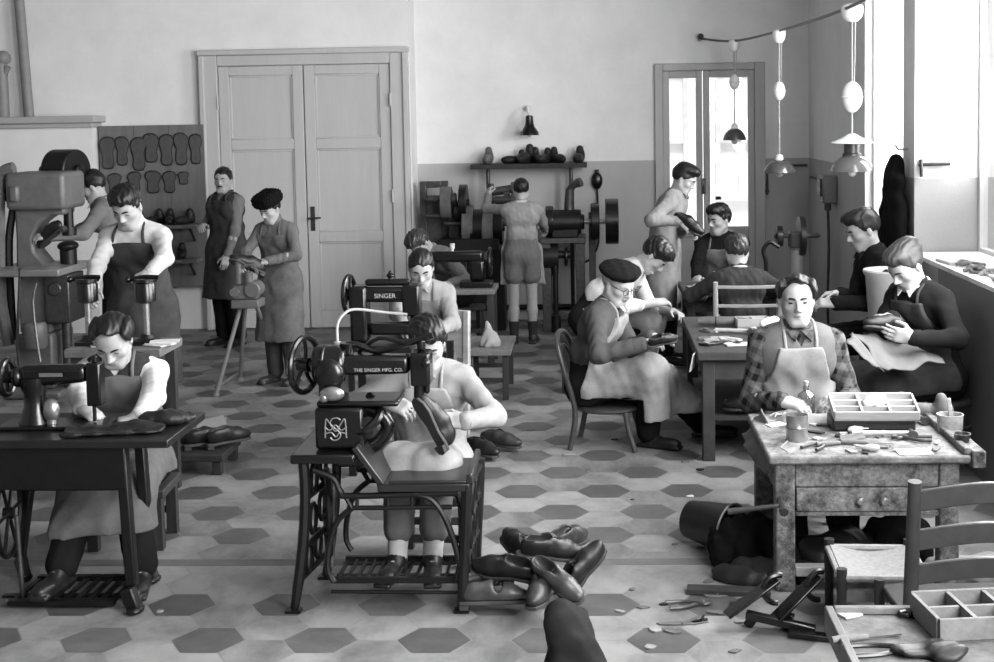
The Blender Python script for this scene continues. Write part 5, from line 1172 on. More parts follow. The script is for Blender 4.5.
# battered bench of the man in plaid
zb = at(775, 457, 5.46).z; X0, X1 = at(769, 455, 5.46).x, at(972, 455, 5.46).x; yb1 = 6.27
t = thing('cobbler_bench', 'battered paint-spattered cobbler bench with a drawer, man in plaid shirt behind', 'bench', ((X0+X1)/2, 5.8, 0))
MB(True).bx(X0, X1, 5.46, yb1, zb-.034, zb).build('benchtop', mat('benchtop_worn', .47, .75, var=.4, scale=22, bump=.5, spec=.2, dirt=.65, dscale=8), t, bevel=.01)
for x in (X0+.03, X1-.12):
    for y in (5.49, yb1-.10): MB(True).bx(x, x+.08, y, y+.08, 0, zb-.035).build('leg', M_BENCH, t, bevel=.008)
za, zd = at(800, 487, 5.5).z, at(800, 511, 5.5).z
MB(True).bx(X0+.112, X1-.122, 5.50, 5.53, za, zb-.036).build('apron_board', M_BENCH, t, bevel=.004)
MB(True).bx(X0+.112, X1-.122, 5.495, 5.52, zd-.02, zd-.002).build('drawer_rail', M_BENCH, t, bevel=.003)
dw = MB(True).bx(X0+.115, X1-.20, 5.488, 5.55, zd, za-.003).build('drawer', M_BENCH, t, bevel=.004)
for px in (860, 884): p = at(px, 500, 5.48); MB().lathe([(.006, 0), (.008, .012), (.018, .022), (.014, .032), (.002, .035)], Vector((p.x, 5.488, p.z))-t.location, rx(PI/2), n=14).build('knob', M_STEEL, dw)
MB(True).bx(X0+.04, X0+.065, 5.575, yb1-.105, zb-.17, zb-.047).build('side_board', M_BENCH, t)
MB(True).bx(X1-.065, X1-.04, 5.575, yb1-.105, zb-.17, zb-.047).build('side_board', M_BENCH, t)
MB(True).bx(X0+.112, X1-.122, 5.50, 5.56, .06, .10).build('foot_rail', M_WOODL, t, bevel=.004)
MB(True).bx(X0+.112, X1-.122, 6.12, 6.16, .30, .34).build('stretcher', M_WOOD, t)
MB(True).bx(X1-.03, X1, 5.47, yb1, zb+.001, zb+.03).build('rim', M_BENCH, t, bevel=.006); MB(True).bx(X1+.001, X1+.055, 5.45, yb1, zb-.05, zb+.02).build('edge_board', M_BENCH, t, bevel=.006)
# corner table, nearest to the camera
zk = .50; gl = gnd(833, 612, zk); Yk = gl.y; Xk = gl.x
t = thing('corner_table', 'worn table corner at the lower right edge carrying pliers and a compartment box', 'table', (Xk+.4, Yk-.4, 0))
M_TOPW = mat('tabletop_worn_pale', .42, .7, var=.35, scale=16, bump=.35, dirt=.5, dscale=6, spec=.25)
MB(True).bx(Xk, Xk+.95, Yk-.75, Yk, zk-.04, zk).build('tabletop', M_TOPW, t, bevel=.006)
MB(True).bx(Xk, Xk+.95, Yk-.028, Yk, zk+.001, zk+.022).build('rim', M_WOODM, t, bevel=.004); MB(True).bx(Xk-.025, Xk-.001, Yk-.75, Yk, zk-.06, zk+.02).build('rim', M_WOODM, t, bevel=.004)
for x in (Xk+.03, Xk+.85):
    for y in (Yk-.1, Yk-.72): MB(True).bx(x, x+.06, y, y+.06, 0, zk-.041).build('leg', M_WOOD, t)
def compartment_box(name, lab, loc, rot, w, d, h, nx, ny, m, wall=.008):
    t = thing(name, lab, 'box', loc, rot); MB().bx(-w/2, w/2, -d/2, d/2, 0, .006).build('bottom', m, t)
    for k in (0, ny): y = -d/2+d*k/ny; MB().bx(-w/2, w/2, y-wall/2, y+wall/2, .007, h).build('side', m, t, bevel=.002)
    for k in (0, nx): x = -w/2+w*k/nx; MB().bx(x-wall/2, x+wall/2, -d/2+wall/2+.001, d/2-wall/2-.001, .007, h).build('side', m, t, bevel=.002)
    for k in range(1, nx): x = -w/2+w*k/nx; MB().bx(x-wall/2, x+wall/2, -d/2+wall/2+.001, d/2-wall/2-.001, .007, h*.96).build('divider', m, t)
    for k in range(1, ny): y = -d/2+d*k/ny; MB().bx(-w/2+wall/2+.001, w/2-wall/2-.001, y-wall/2, y+wall/2, .007, h*.9).build('divider', m, t)
    return t
gb = gnd(962, 632, zk)
compartment_box('compartment_box', 'dark wooden compartment box on the corner table at the lower right', (gb.x+.06, gb.y+.04, zk+.001), .12, .32, .22, .07, 3, 2, M_WOODM, .012)
# ------------------------------------------------------------------ the people
C_WHITE = cloth('wool_white', .70); C_GREY = cloth('wool_grey', .42); C_GREYL = cloth('knit_pale', .52); C_DK = cloth('wool_dark', .13); C_CARD = cloth('cardigan_grey', .28)
C_SHW = cloth('shirt_white', .74, bump=.1); C_APD = cloth('apron_dark', .25, dirt=.3, dscale=7); C_APM = cloth('apron_grey', .38, dirt=.25, dscale=7); C_APL = cloth('apron_pale', .55, dirt=.25, dscale=7); C_APP = cloth('apron_plaid_man', .52, dirt=.15, dscale=6)
C_TRD = cloth('trousers_dark', .10); C_TRM = cloth('trousers_grey', .36); C_SHORT = cloth('shorts_grey', .40); C_SMOCK = cloth('smock_grey', .50, dirt=.2, dscale=5); C_VEST = cloth('waistcoat_dark', .20, scale=40, var=.4); C_VESTG = cloth('waistcoat_grey', .37); C_BLACKISH = cloth('jersey_black', .10)
PL = plaid('shirt_plaid'); ST = {}
def go(key, *a, **k):
    ST[key] = person(*a, **k); r = ST[key]; print('PERSON', key, 'sc %.2f hz %.2f' % (r['sc'], r['hz']), [round(v, 2) for v in r['loc']], 'reachR', [round(v, 2) for v in r['W'][1]], 'L', [round(v, 2) for v in r['W'][-1]]); return r
go('press', 'person in a grey pullover with white collar standing in profile at the big press', at(93, 187, 10.2), PI/2+.1, 'stand', lean=.10, hp=.45, shirt=C_GREY, collar=C_SHW, legs=C_TRD, shoes=M_SHOE, rh=at(62, 240, 9.75), lh=at(50, 236, 9.70), vox=.009, hair='quiff', curl=(.8, .8))
go('white', 'person in a white pullover and dark apron standing at the two small presses', at(127, 207, 7.55), PI-.12, 'stand', lean=.10, hunch=.18, hp=.55, shirt=C_WHITE, turtle=True, apron=C_APD, bibtop=.22, hem=.5, legs=C_TRD, shoes=M_SHOE, lh=at(151, 272, 7.15), rh=at(86, 304, 7.1), lhd=(-.2, -.6, -.5), lpole=(-1, -.2, -.6), rpole=(1, -.3, -.4), vox=.008, hair='bushy', se=.010, curl=(.8, 1.1), eyeopen=.1)
go('sewer', 'person in white shirt and dark waistcoat sewing at the front left machine', at(113, 340, 5.98), PI+.06, 'sit', sc=.96, lean=.12, hunch=.22, hp=.66, shirt=C_SHW, vest=C_VEST, apron=C_APM, hem=.24, bibtop=.25, bibw=.12, legs=C_TRD, shoes=M_SHOE, rh=at(82, 414, 5.50), lh=at(136, 430, 5.46), rhd=(.7, -.5, -.3), lhd=(-.85, -.4, -.15), rhn=(0, 0, -1), lhn=(0, 0, -1), rpole=(1, -.1, -.5), lpole=(-1, -.1, -.5), rf=at(62, 582, 5.45)+V(0, 0, .06), lf=at(142, 578, 5.55)+V(0, 0, .04), vox=.0065, hair='receding', se=.012, curl=(.45, .3), eyeopen=.05)
go('door', 'person in a long dark apron standing by the display board and the double door', at(223, 180, 11.75), PI-.5, 'stand', lean=-.02, hunch=.12, hp=.08, hy=.42, shirt=C_GREY, vest=C_VEST, apron=C_APD, hem=.47, bibtop=.27, bibw=.15, legs=C_TRD, shoes=M_SHOE, rh=at(203, 226, 11.75), lh=at(226, 262, 11.55), vox=.009, hair='short', moustache=True, eyeopen=.5, se=.008)
go('cap', 'person in a black fur cap and grey apron working at the three-legged stand', at(270, 209, 9.95), PI-.38, 'stand', lean=.08, hunch=.12, hp=.40, hy=-.15, shirt=cloth('jersey_grey', .38), turtle=True, apron=C_APM, hem=.40, bibtop=.22, bibw=.14, legs=cloth('trousers_blue', .25), shoes=M_SHOE_B, rh=at(246, 264, 9.72), lh=at(268, 261, 9.72), rhd=(-.2, -.9, -.2), lhd=(-.9, -.3, -.1), rpole=(1, -.2, -.5), lpole=(-1, -.2, -.5), vox=.0085, hair='short', hat='fur', hatm=cloth('fur_black', .07, bump=.6, bscale=150), curl=(.8, .8), eyeopen=.2, se=.010)
go('boy', 'person in a grey cardigan and pale apron stitching a boot at the front patching machine', at(427, 343, 5.78), PI-.05, 'sit', sc=.90, lean=.08, hunch=.20, hp=.50, hy=.18, shirt=C_GREYL, collar=C_GREYL, apron=C_APL, hem=.46, bibtop=.22, bibw=.10, legs=cloth('trousers_boy', .36), legkind='breeches', socks=M_SOCK, shoes=M_SHOE, rh=at(388, 402, 5.52), lh=at(464, 421, 5.50), rhd=(.8, -.3, -.25), lhd=(-.9, -.2, .1), rhn=(0, .5, -.8), lhn=(-.1, .6, -.5), rpole=(1, .0, -.35), lpole=(-1, -.3, -.6), rf=at(398, 574, 5.52)+V(0, 0, .07), lf=at(433, 574, 5.52)+V(0, 0, .07), vox=.006, hair='bushy', se=.012, curl=(.7, .6), eyeopen=.3)
go('boy2', 'person in a pale jersey with collar sitting at the second machine', at(421, 268, 8.05), PI+.08, 'sit', sc=.90, lean=.10, hunch=.2, hp=.48, hy=.05, shirt=C_GREYL, collar=C_GREYL, apron=C_APM, bibtop=.22, bibw=.11, legs=C_TRM, shoes=M_SHOE, rh=at(402, 325, 7.65), lh=at(440, 330, 7.72), vox=.0075, hair='short', se=.012, eyeopen=.1)
go('boy3', 'person in a grey jersey bent low over the rear sewing machine', at(420, 243, 11.15), PI-.75, 'sit', sc=.92, lean=.35, hunch=.45, hp=1.0, shirt=C_GREY, collar=C_SHW, legs=C_TRD, shoes=M_SHOE, rh=at(432, 286, 10.85), lh=at(450, 284, 10.85), vox=.009, hair='bushy', hairm=M_HAIR_B, eyes=False)
go('shorts', 'person in shorts and pale jersey seen from behind at the finishing machine', at(521, 190, 11.75), .05, 'stand', lean=.03, hunch=.06, hp=.15, shirt=C_GREYL, collar=C_SHW, legs=C_SHORT, legkind='shorts', socks=M_SOCK_D, shoes=M_SHOE_B, apron=C_APL, hem=.62, bibtop=.05, strap=False, lh=at(488, 196, 12.05), rh=at(546, 232, 12.2), lpole=(-.9, -.2, -.5), lhd=(.1, .5, .8), rpole=(.8, -.5, -.8), vox=.008, hair='short', eyes=False, se=.012, curl=(.7, 1.0), legloose=.02, apback=.045, shirtcut=.06)
go('old', 'person with a black beret and eyeglasses on the bentwood chair, pale apron on knees', at(618, 284, 7.98), -PI/2-.30, 'sit', sc=.97, lean=.08, hunch=.30, hp=.42, hy=-.42, shirt=C_CARD, collar=C_SHW, apron=C_APL, hem=.19, bibtop=.23, bibw=.10, legs=C_TRD, shoes=M_SHOE, rh=at(641, 345, 7.66), lh=at(650, 338, 7.82), rhd=(.9, .2, .1), lhd=(.95, -.1, .05), rpole=(.8, -.7, -.7), lpole=(-.6, -.5, -.8), rf=gnd(648, 447)+V(0, 0, .076), lf=gnd(704, 440)+V(0, .1, .076), vox=.0065, hair='short', hairm=M_HAIR_G, hat='beret', hatm=cloth('beret_black', .09, bump=.1), glasses=True, moustache=True, se=.016, skin=M_SKIN_L, eyeopen=.3, apw=.03)
go('bend', 'person in a white shirt bent forward on a stool behind the old man', at(654, 256, 9.6), -PI/2-.2, 'sit', sc=1.0, lean=.55, hunch=.38, hp=.92, shirt=C_SHW, collar=C_SHW, sleeve=.45, apron=C_APM, bibtop=.05, hem=.3, strap=False, legs=C_TRD, shoes=M_SHOE, rh=at(655, 303, 9.4), lh=at(672, 312, 9.55), vox=.008, hair='curly', eyeopen=.1, rpole=(.8, -.2, -.6))
go('smock', 'person in a long grey smock standing beside the glazed door holding a shoe', at(684, 179, 10.7), -PI/2-.25, 'stand', lean=.10, hunch=.2, hp=.5, shirt=C_SMOCK, collar=C_GREY, coat=(C_SMOCK, .38), legs=C_TRD, shoes=M_SHOE, rh=at(681, 221, 10.45), lh=at(690, 226, 10.6), rhd=(.6, -.3, -.6), lhd=(.5, -.2, -.7), rpole=(.9, -.6, -.5), vox=.008, hair='quiff', se=.012, eyeopen=.1, curl=(.9, .9))
go('facing', 'person in a dark shirt and grey apron sitting at the far table, looking aside', at(719, 220, 11.2), PI-.15, 'sit', sc=.98, lean=.05, hunch=.15, hp=.12, hy=-.75, shirt=C_BLACKISH, apron=C_APM, bibtop=.22, bibw=.14, legs=C_TRD, shoes=M_SHOE, rh=at(696, 281, 10.75), lh=at(730, 280, 10.75), vox=.009, hair='bushy')
go('back', 'person in a dark jersey sitting on the pale ladder-back chair, seen from behind', at(737, 253, 9.75), .12, 'sit', sc=.95, lean=.18, hunch=.2, hp=.35, hy=-.05, shirt=cloth('jersey_darkgrey', .21), collar=C_SHW, legs=C_TRD, shoes=M_SHOE, lh=at(702, 296, 10.0), rh=at(768, 292, 10.05), lpole=(-1, -.2, -.3), rpole=(1, -.2, -.3), vox=.008, hair='bushy', hairm=M_HAIR_B, eyes=False, se=.014)
go('plaid', 'person in a plaid shirt, grey waistcoat and apron looking at the camera behind the bench', at(797, 300, 6.48), PI+.04, 'sit', sc=1.0, lean=.0, hunch=.12, hp=.06, hy=-.12, hr=.03, shirt=PL, collar=PL, vest=C_VESTG, apron=C_APP, bibtop=.25, bibw=.10, hem=.3, legs=C_TRD, shoes=M_SHOE, rh=at(782, 401, 6.27), lh=at(846, 398, 6.27), rhd=(.8, -.5, -.1), lhd=(-.9, -.3, -.1), rhn=(0, .3, -1), lhn=(0, .3, -1), rpole=(.45, -.5, -1), lpole=(-.45, -.5, -1), vox=.006, hair='receding', skin=M_SKIN, eyeopen=.95, se=.012, shoulder=.17, hs=1.0)
go('dark', 'person in dark clothes sitting in profile in the window corner', at(863, 230, 8.75), PI/2+.15, 'sit', sc=1.03, lean=.12, hunch=.18, hp=.35, shirt=C_BLACKISH, collar=C_DK, legs=C_TRD, shoes=M_SHOE, lh=at(836, 303, 8.45), rh=at(840, 294, 8.6), rhd=(-1, 0, -.1), lhd=(-1, .1, 0), vox=.008, hair='quiff', eyeopen=.1)
go('right', 'person with swept hair and dark apron polishing a shoe by the window wall', at(906, 266, 7.40), PI/2+.55, 'sit', sc=1.0, lean=.14, hunch=.2, hp=.62, shirt=C_DK, collar=C_SHW, apron=C_APD, bibtop=.23, bibw=.11, hem=.33, legs=C_TRD, shoes=M_SHOE, rh=at(893, 318, 7.28), lh=at(913, 338, 7.03), rhd=(-.9, -.2, .1), lhd=(-.9, -.1, .2), rhn=(0, -.2, -1), lhn=(-.2, .7, .2), rpole=(.9, -.3, -.6), lpole=(-.9, -.5, -.6), vox=.0065, hair='swept', hairm=M_HAIR_B, se=.012, skin=M_SKIN_L, eyeopen=.1, curl=(.5, .35))
# ------------------------------------------------------------------ what they sit on
def seat(key, name, lab, w=.19, d=.17, m=None, back=0.):
    r = ST[key]; f = rz(r['th']) @ V(0, 1, 0); c = r['loc']-f*back; return stool(name, lab, 'stool', c.x-w, c.x+w, c.y-d, c.y+d, r['hz']-.118*r['sc'], m or M_WOOD, .05, r['th'])
seat('boy', 'boy_stool', 'dark plank stool under the boy at the front patching machine')
seat('sewer', 'plank_stool', 'dark stool under the man sewing at the front left table')
seat('boy3', 'rear_stool', 'dark stool under the boy bent over the rear sewing machine')
seat('bend', 'workman_stool', 'dark stool under the man in the white shirt bending forward')
seat('dark', 'corner_stool', 'dark stool under the man in dark clothes in the window corner')
seat('facing', 'facing_stool', 'dark stool under the aproned man facing us at the far table')
seat('plaid', 'bench_stool', 'dark stool hidden behind the cluttered bench under the man in plaid')
def sz_(k): return ST[k]['hz']-.118*ST[k]['sc']
def cl(k, b=0.): r = ST[k]; c = r['loc']-(rz(r['th']) @ V(0, 1, 0))*b; return V(c.x, c.y, 0)
bentwood('dark bentwood chair with bent hoop back under the old man in the beret', cl('old', -.12), ST['old']['th']+.12, mat('bentwood_dark', .24, .3, var=.3, scale=15, spec=.5), sz_('old'))
ladder_chair('ladder_back_chair', 'pale ladder-back chair under the man seen from behind, by the far table', cl('back', .02), -.02, sz_('back'), .82, .43, .40, mat('chair_pale', .60, .5, var=.15, scale=15), 4, thick=.014, sl_h=.022)
boy_chair(cl('boy2'), ST['boy2']['th']-.6, sz_('boy2'))
ladder_chair('ladder_back_chair', 'dark wooden chair under the man with a leather apron by the window wall', cl('right', -.05), ST['right']['th']+.05, sz_('right'), .86, .38, .38, M_WOOD, 3)
# ------------------------------------------------------------------ things on the cobbler bench
def single(b, name, m, loc, rot, lab, cat, group=None, **k): return b.build(name, m, None, loc, rot, label=lab, cat=cat, group=group, **k)
ZB = zb+.001
def bp(px, py, dz=0.): g = gnd(px, py, zb); return V(g.x, g.y, ZB+dz)
# tin can
t = thing('tin_can', 'dented tin can at the left front of the cobbler bench', 'can', bp(797, 440)); 
MB().lathe([(.046, 0), (.046, .004), (.045, .05), (.047, .055), (.045, .06), (.046, .105), (.048, .11), (.044, .11), (.042, .02), (.001, .012)], n=28).build('can', M_STEEL, t); MB().tube([(.046*math.cos(a), .046*math.sin(a), .055) for a in [i*PI/12 for i in range(24)]], .0025, 6, True).build('rib', M_STEELD, t)
# glass bottle
M_BOT = bpy.data.materials.new('bottle_glass'); M_BOT.use_nodes = True; nb = M_BOT.node_tree; nb.nodes.remove(nb.nodes['Principled BSDF']); tr = nb.nodes.new('ShaderNodeBsdfTransparent'); tr.inputs[0].default_value = (.72, .72, .72, 1); gl = nb.nodes.new('ShaderNodeBsdfGlossy'); gl.inputs['Roughness'].default_value = .06
lw = nb.nodes.new('ShaderNodeLayerWeight'); lw.inputs[0].default_value = .55; mx = nb.nodes.new('ShaderNodeMixShader'); nb.links.new(lw.outputs['Facing'], mx.inputs[0]); nb.links.new(tr.outputs[0], mx.inputs[1]); nb.links.new(gl.outputs[0], mx.inputs[2]); nb.links.new(mx.outputs[0], nb.nodes['Material Output'].inputs[0])
t = thing('glass_bottle', 'small clear glass bottle with a stopper on the cobbler bench', 'bottle', bp(806, 413))
MB().lathe([(.038, 0), (.041, .006), (.041, .075), (.034, .092), (.016, .102), (.013, .108), (.013, .122), (.016, .124), (.016, .130), (.01, .130)], n=28).build('bottle', M_BOT, t)
MB().lathe([(.036, .006), (.036, .03), (.0, .031)], n=24).build('liquid', mat('liquid_dark', .3, .2), t); MB().lathe([(.010, .118), (.010, .140), (.013, .142), (.012, .15), (.0, .152)], n=16).build('stopper', M_LEAL, t)
# compartment tray, the shadow beneath it built as a dark case
bx0, bx1 = bp(822, 415).x, bp(902, 415).x
t = thing('shadow_slab', 'flat black case standing for the shadow under the pale compartment tray on the bench', 'case', V((bx0+bx1)/2-.01, 5.97, ZB)); MB().box((0, .0, .026), (.36, .15, .05)).build('slab_body', M_LEA, t, bevel=.006); MB().box((0, -.078, .02), (.34, .006, .02)).build('slab_edge', M_LEA, t)
t = compartment_box('compartment_tray', 'pale wooden compartment tray with cross dividers on the bench', V((bx0+bx1)/2, 5.97, ZB+.053), 0, (bx1-bx0), .19, .045, 3, 3, M_WOODL, .010); t.rotation_euler = (.24, 0, -.03); t.location.z += .018
G = Field(.006); G.ell((0, 0, .03), (.05, .03, .03), k=.01); G.ell((.02, .01, .04), (.03, .025, .02), k=.02); G.ripple(.006, .04, 3); G.build('cotton_wad', cloth('cotton', .88), None, V((bx0+bx1)/2-.005, 5.95, ZB+.088), label='white cotton wad lying in the compartment tray', cat='cotton')
# glue pot with brush, small dark cup
t = thing('glue_pot', 'pale spattered glue pot at the right of the cobbler bench', 'pot', bp(950, 432)); MB().lathe([(.048, 0), (.052, .006), (.055, .075), (.058, .078), (.052, .078), (.049, .02), (.001, .015)], n=28).build('pot', mat('pot_spattered', .66, .6, var=.2, dirt=.6, dscale=16), t); MB().lathe([(.049, .045), (.0, .046)], n=24).build('glue', M_LEA, t)
t = thing('glue_brush', 'pale handled brush standing in the glue pot', 'brush', bp(951, 430, .05)); MB().bar((0, 0, 0), (-.012, .0, .09), .018, .010).build('handle', M_WOODL, t, bevel=.003); MB().box((0, 0, -.012), (.02, .012, .022)).build('bristles', M_LEA, t)
t = thing('small_cup', 'small dark cup at the right front of the cobbler bench', 'cup', bp(962, 446)); MB().lathe([(.026, 0), (.034, .05), (.036, .052), (.032, .052), (.024, .008), (.001, .006)], n=24).build('cup', M_STEELD, t)
# hammers, knives, pliers, awls
def hammer(loc, rot, lab, grp=None, L=.24, m=None):
    t = thing('hammer', lab, 'hammer', loc, rot, grp); MB().tube([(-L*.5, 0, .014), (-.02, 0, .016), (L*.5-.02, 0, .018)], [.014, .011, .009], 10).build('handle', m or M_WOODL, t)
    MB().tube([(L*.5-.02, -.055, .02), (L*.5-.02, -.045, .02), (L*.5-.02, -.015, .02), (L*.5-.02, .02, .02), (L*.5-.02, .065, .018)], [.019, .019, .012, .012, .005], 12).build('head', M_STEELD, t); return t
def knife(loc, rot, lab, grp=None, L=.22, bm=None):
    t = thing('shoemaker_knife', lab, 'knife', loc, rot, grp); MB().tube([(-L*.5, 0, .011), (-L*.3, 0, .012), (0, 0, .009)], [.010, .012, .008], 10).build('handle', M_WOODM, t); MB().prism([(0, -.009), (L*.45, -.012), (L*.5, .004), (L*.4, .012), (0, .009)], .003, None, (0, 0, .009)).build('blade', bm or M_STEEL, t); return t
def pliers(loc, rot, lab, grp=None, L=.2, m=None):
    t = thing('pliers', lab, 'pliers', loc, rot, grp)
    for s in (-1, 1): MB().tube(spline([(-L*.55, s*.035, .01), (-L*.25, s*.032, .01), (0, s*.004, .01), (L*.14, -s*.016, .01), (L*.27, -s*.004, .01)], 5), .0075, 8).build('arm', m or M_STEELD, t)
    MB().cyl((0, 0, 0), (0, 0, .02), .012).build('rivet', m or M_STEELD, t); return t
def awl(loc, rot, lab, grp=None):
    t = thing('awl', lab, 'awl', loc, rot, grp); MB().lathe([(.004, 0), (.014, .01), (.016, .035), (.009, .07), (.007, .075)], (0, 0, .016), ry(PI/2), 14).build('handle', M_WOODL, t); MB().tube([(.07, 0, .016), (.15, 0, .012)], [.003, .0012], 6).build('spike', M_STEEL, t); return t
hammer(bp(900, 424), .12, 'pale handled hammer lying right of the compartment tray')
hammer(bp(884, 437), -.05, 'hammer lying flat along the front of the bench near the small cup', L=.27)
knife(bp(840, 445), .35, 'wide bladed knife lying near the tin can on the bench', bm=M_STEELD)
knife(bp(868, 445), -.12, 'long thin knife along the front edge of the bench')
pliers(bp(822, 446), .9, 'open black pliers in front of the black case on the bench')
pliers(bp(905, 440), 2.9, 'pliers lying among the tools at the bench middle')
awl(bp(880, 452), 3.0, 'pale handled awl nearest to the front edge of the bench'); awl(bp(848, 434), .4, 'pale handled awl behind the wide knife on the bench')
b = MB(); b.prism([(-.06, -.03), (.05, -.04), (.07, .03), (-.03, .045)], .004, None, (0, 0, .003)); single(b, 'leather_piece', M_LEAM, bp(851, 441, .012), (.05, -.1, .3), 'triangular grey leather piece on the bench front', 'leather')
b = MB(); b.prism([(-.08, -.05), (.06, -.055), (.07, .04), (-.07, .05)], .003, None, (0, 0, .002)); single(b, 'paper_sheet', M_PAPER, bp(915, 452), .1, 'white paper sheet at the right front of the bench', 'paper')
b = MB(); b.prism([(-.06, -.03), (.06, -.02), (.05, .04), (-.05, .03)], .003, None, (0, 0, .002)); single(b, 'paper_sheet', M_PAPER, bp(778, 425), .5, 'pale paper sheet at the left end of the bench', 'paper')
last(bp(930, 418).x, bp(930, 418).y, ZB, 1.2, 'shoe last with pale sole behind the glue pot', None, M_LEAM, .8)
last(bp(912, 417).x, bp(912, 417).y, ZB, -1.6, 'dark shoe last beside the compartment tray, pointing right', None, M_LEA, .8)
single(MB().tube(spline([(-.12, -.01, .02), (-.04, .015, .022), (.04, .01, .02), (.12, -.015, .016)], 4), [.016]*5+[.019]*4+[.016]*3+[.010], 10), 'rasp_handle', M_WOODM, bp(878, 428), .05, 'long dark brush back lying in front of the black case', 'brush')
b = MB(); g0 = bp(784, 452); pts = [(0, .06, .02), (.02, .03, .03), (-.01, .0, .012), (.005, -.03, .006), (.012, -.046, -.01), (-.008, -.05, -.10), (-.03, -.052, -.20), (-.035, -.05, -.26), (-.03, -.048, -.33)]
b.tube(spline(pts, 5), .0035, 6); single(b, 'string', M_RAG, g0+V(0, .014, .003), 0, 'pale string hanging over the left front corner of the bench', 'string')
b = MB()
for k in range(7): a = k*.9; b.tube(spline([(.0, 0, .01), (.03*math.cos(a), .03*math.sin(a), .02), (.055*math.cos(a+.4), .04*math.sin(a+.4), .008)], 3), .004, 6)
single(b, 'cord_tangle', M_RAG, bp(782, 418, .0), 0, 'tangled pale cords at the left end of the bench', 'cord')
rr = random.Random(4)
labs = ['pale wood shaving', 'dark leather strip', 'pale leather strip', 'dark heel piece', 'pale heel piece']
for i in range(26):
    px, py = rr.uniform(812, 945), rr.uniform(424, 455); g = bp(px, py); k_ = i % 5; l_ = rr.uniform(.03, .09); w_ = rr.uniform(.012, .03)
    b = MB(); b.prism([(-l_*.5, -w_*.5), (l_*.3, -w_*.6), (l_*.5, w_*.2), (l_*.1, w_*.6), (-l_*.45, w_*.4)], .006, None, (0, 0, .004))
    single(b, ('wood_shaving', 'leather_strip', 'leather_strip', 'heel_piece', 'heel_piece')[k_], (M_PAPER, M_LEA, M_LEAL, M_LEAM, M_WOODL)[k_], g, rr.uniform(0, 6), labs[k_]+' among the clutter on the cobbler bench', 'scrap', labs[k_]+'s on the bench')
# rag hanging over the left end
c = V(X0-.03, 6.0, zb)
drape('hanging_rag', [at(765, 408, 6.12), at(771, 474, 5.75), at(756, 468, 5.9), at(742, 436, 6.15)], cloth('hide_pale', .42), None, amp=.012, seed=5, th=.006, ragged=.04, off=c, loc=c, label='pale leather rag hanging at the left end of the cobbler bench', cat='rag')
# ------------------------------------------------------------------ things on the middle table
ZM = zm+.001
def mp(px, py, dz=0.): g = gnd(px, py, zm); return V(g.x, g.y, ZM+dz)
def tray_flat(px, py, w, d, rot, m, name, lab, cat, h=.012): return single(MB().box((0, 0, h/2), (w, d, h)), name, m, mp(px, py), rot, lab, cat, bevel=.002)
tray_flat(718, 340, .17, .20, .1, M_LEAL, 'leather_sheet', 'pale leather sheet at the left end of the middle table', 'leather', .006)
tray_flat(742, 345, .20, .08, .2, M_PAPER, 'paper_sheet', 'white papers on the front of the middle table', 'paper', .01)
t = thing('tool_roll', 'rolled leather tool bundle lying across the middle table', 'tool roll', mp(724, 326, .028), -.12); MB().tube([(-.16, 0, 0), (-.1, 0, .004), (.08, 0, .004), (.16, 0, 0)], [.022, .028, .028, .02], 14).build('roll', M_LEAM, t); MB().torus((-.05, 0, .003), .029, .004, (1, 0, 0)).build('strap', M_LEA, t)
hammer(mp(735, 333), -.25, 'hammer with dark head lying near the tool roll on the middle table'); pliers(mp(722, 344), .3, 'black pliers on the pale leather sheet of the middle table'); knife(mp(748, 334), 2.8, 'knife lying between hammer and papers on the middle table')
compartment_box('small_tool_box', 'small pale open box at the back right of the middle table', mp(752, 327), .05, .20, .12, .06, 2, 1, M_WOODL, .008)
G = Field(.007); G.ell((0, 0, .03), (.06, .04, .03), k=.02); G.ell((.03, .01, .05), (.04, .03, .02), k=.02); G.ripple(.008, .05, 2); G.build('white_cloth', cloth('cotton', .88), None, mp(768, 328), label='crumpled white cloth beside the small box on the middle table', cat='cloth')
single(MB().box((0, 0, .006), (.16, .006, .10)), 'card', M_PAPER, V(xm0-.015, 7.68, zm-.07), (.2, 0, 1.35), 'white card stuck at the left edge of the middle table', 'paper')
single(MB().box((0, 0, .01), (.30, .26, .018), rz(.1)).box((.02, .0, .03), (.26, .24, .016), rz(-.1)), 'paper_stack', M_PAPER, V(xm0+.36, 7.95, .241), 0, 'white paper stack on the shelf under the middle table', 'paper')
shoe((xm0+.30, 7.74, .265), (0, 0, 1.5), 'dark shoe on the shelf under the middle table in front of the papers', M_SHOE)
for i in range(14):
    px, py = rr.uniform(702, 765), rr.uniform(328, 347); k_ = i % 5; l_ = rr.uniform(.05, .12); w_ = rr.uniform(.02, .04)
    b = MB(); b.prism([(-l_*.5, -w_*.5), (l_*.3, -w_*.6), (l_*.5, w_*.2), (l_*.1, w_*.6), (-l_*.45, w_*.4)], .012, None, (0, 0, .007))
    single(b, ('wood_shaving', 'leather_strip', 'leather_strip', 'heel_piece', 'heel_piece')[k_], (M_PAPER, M_LEA, M_LEAL, M_LEAM, M_WOODL)[k_], mp(px, py), rr.uniform(0, 6), labs[k_]+' lying among the tools on the middle table', 'scrap', labs[k_]+'s on the middle table')
# far table
ZF = zf+.001
single(MB().box((0, 0, .006), (.2, .14, .012), rz(.3)).box((.02, .0, .016), (.16, .12, .008), rz(-.1)), 'leather_sheet', M_LEAL, V(xf0+.15, 10.2, ZF), 0, 'pale leather sheets at the left end of the far table', 'leather')
t = thing('tin_can', 'pale tin can on the far table before the aproned man', 'can', V(xf0+.30, 10.35, ZF)); MB().lathe([(.045, 0), (.045, .10), (.047, .104), (.042, .104), (.04, .01), (.001, .008)], n=24).build('can', M_STEEL, t)
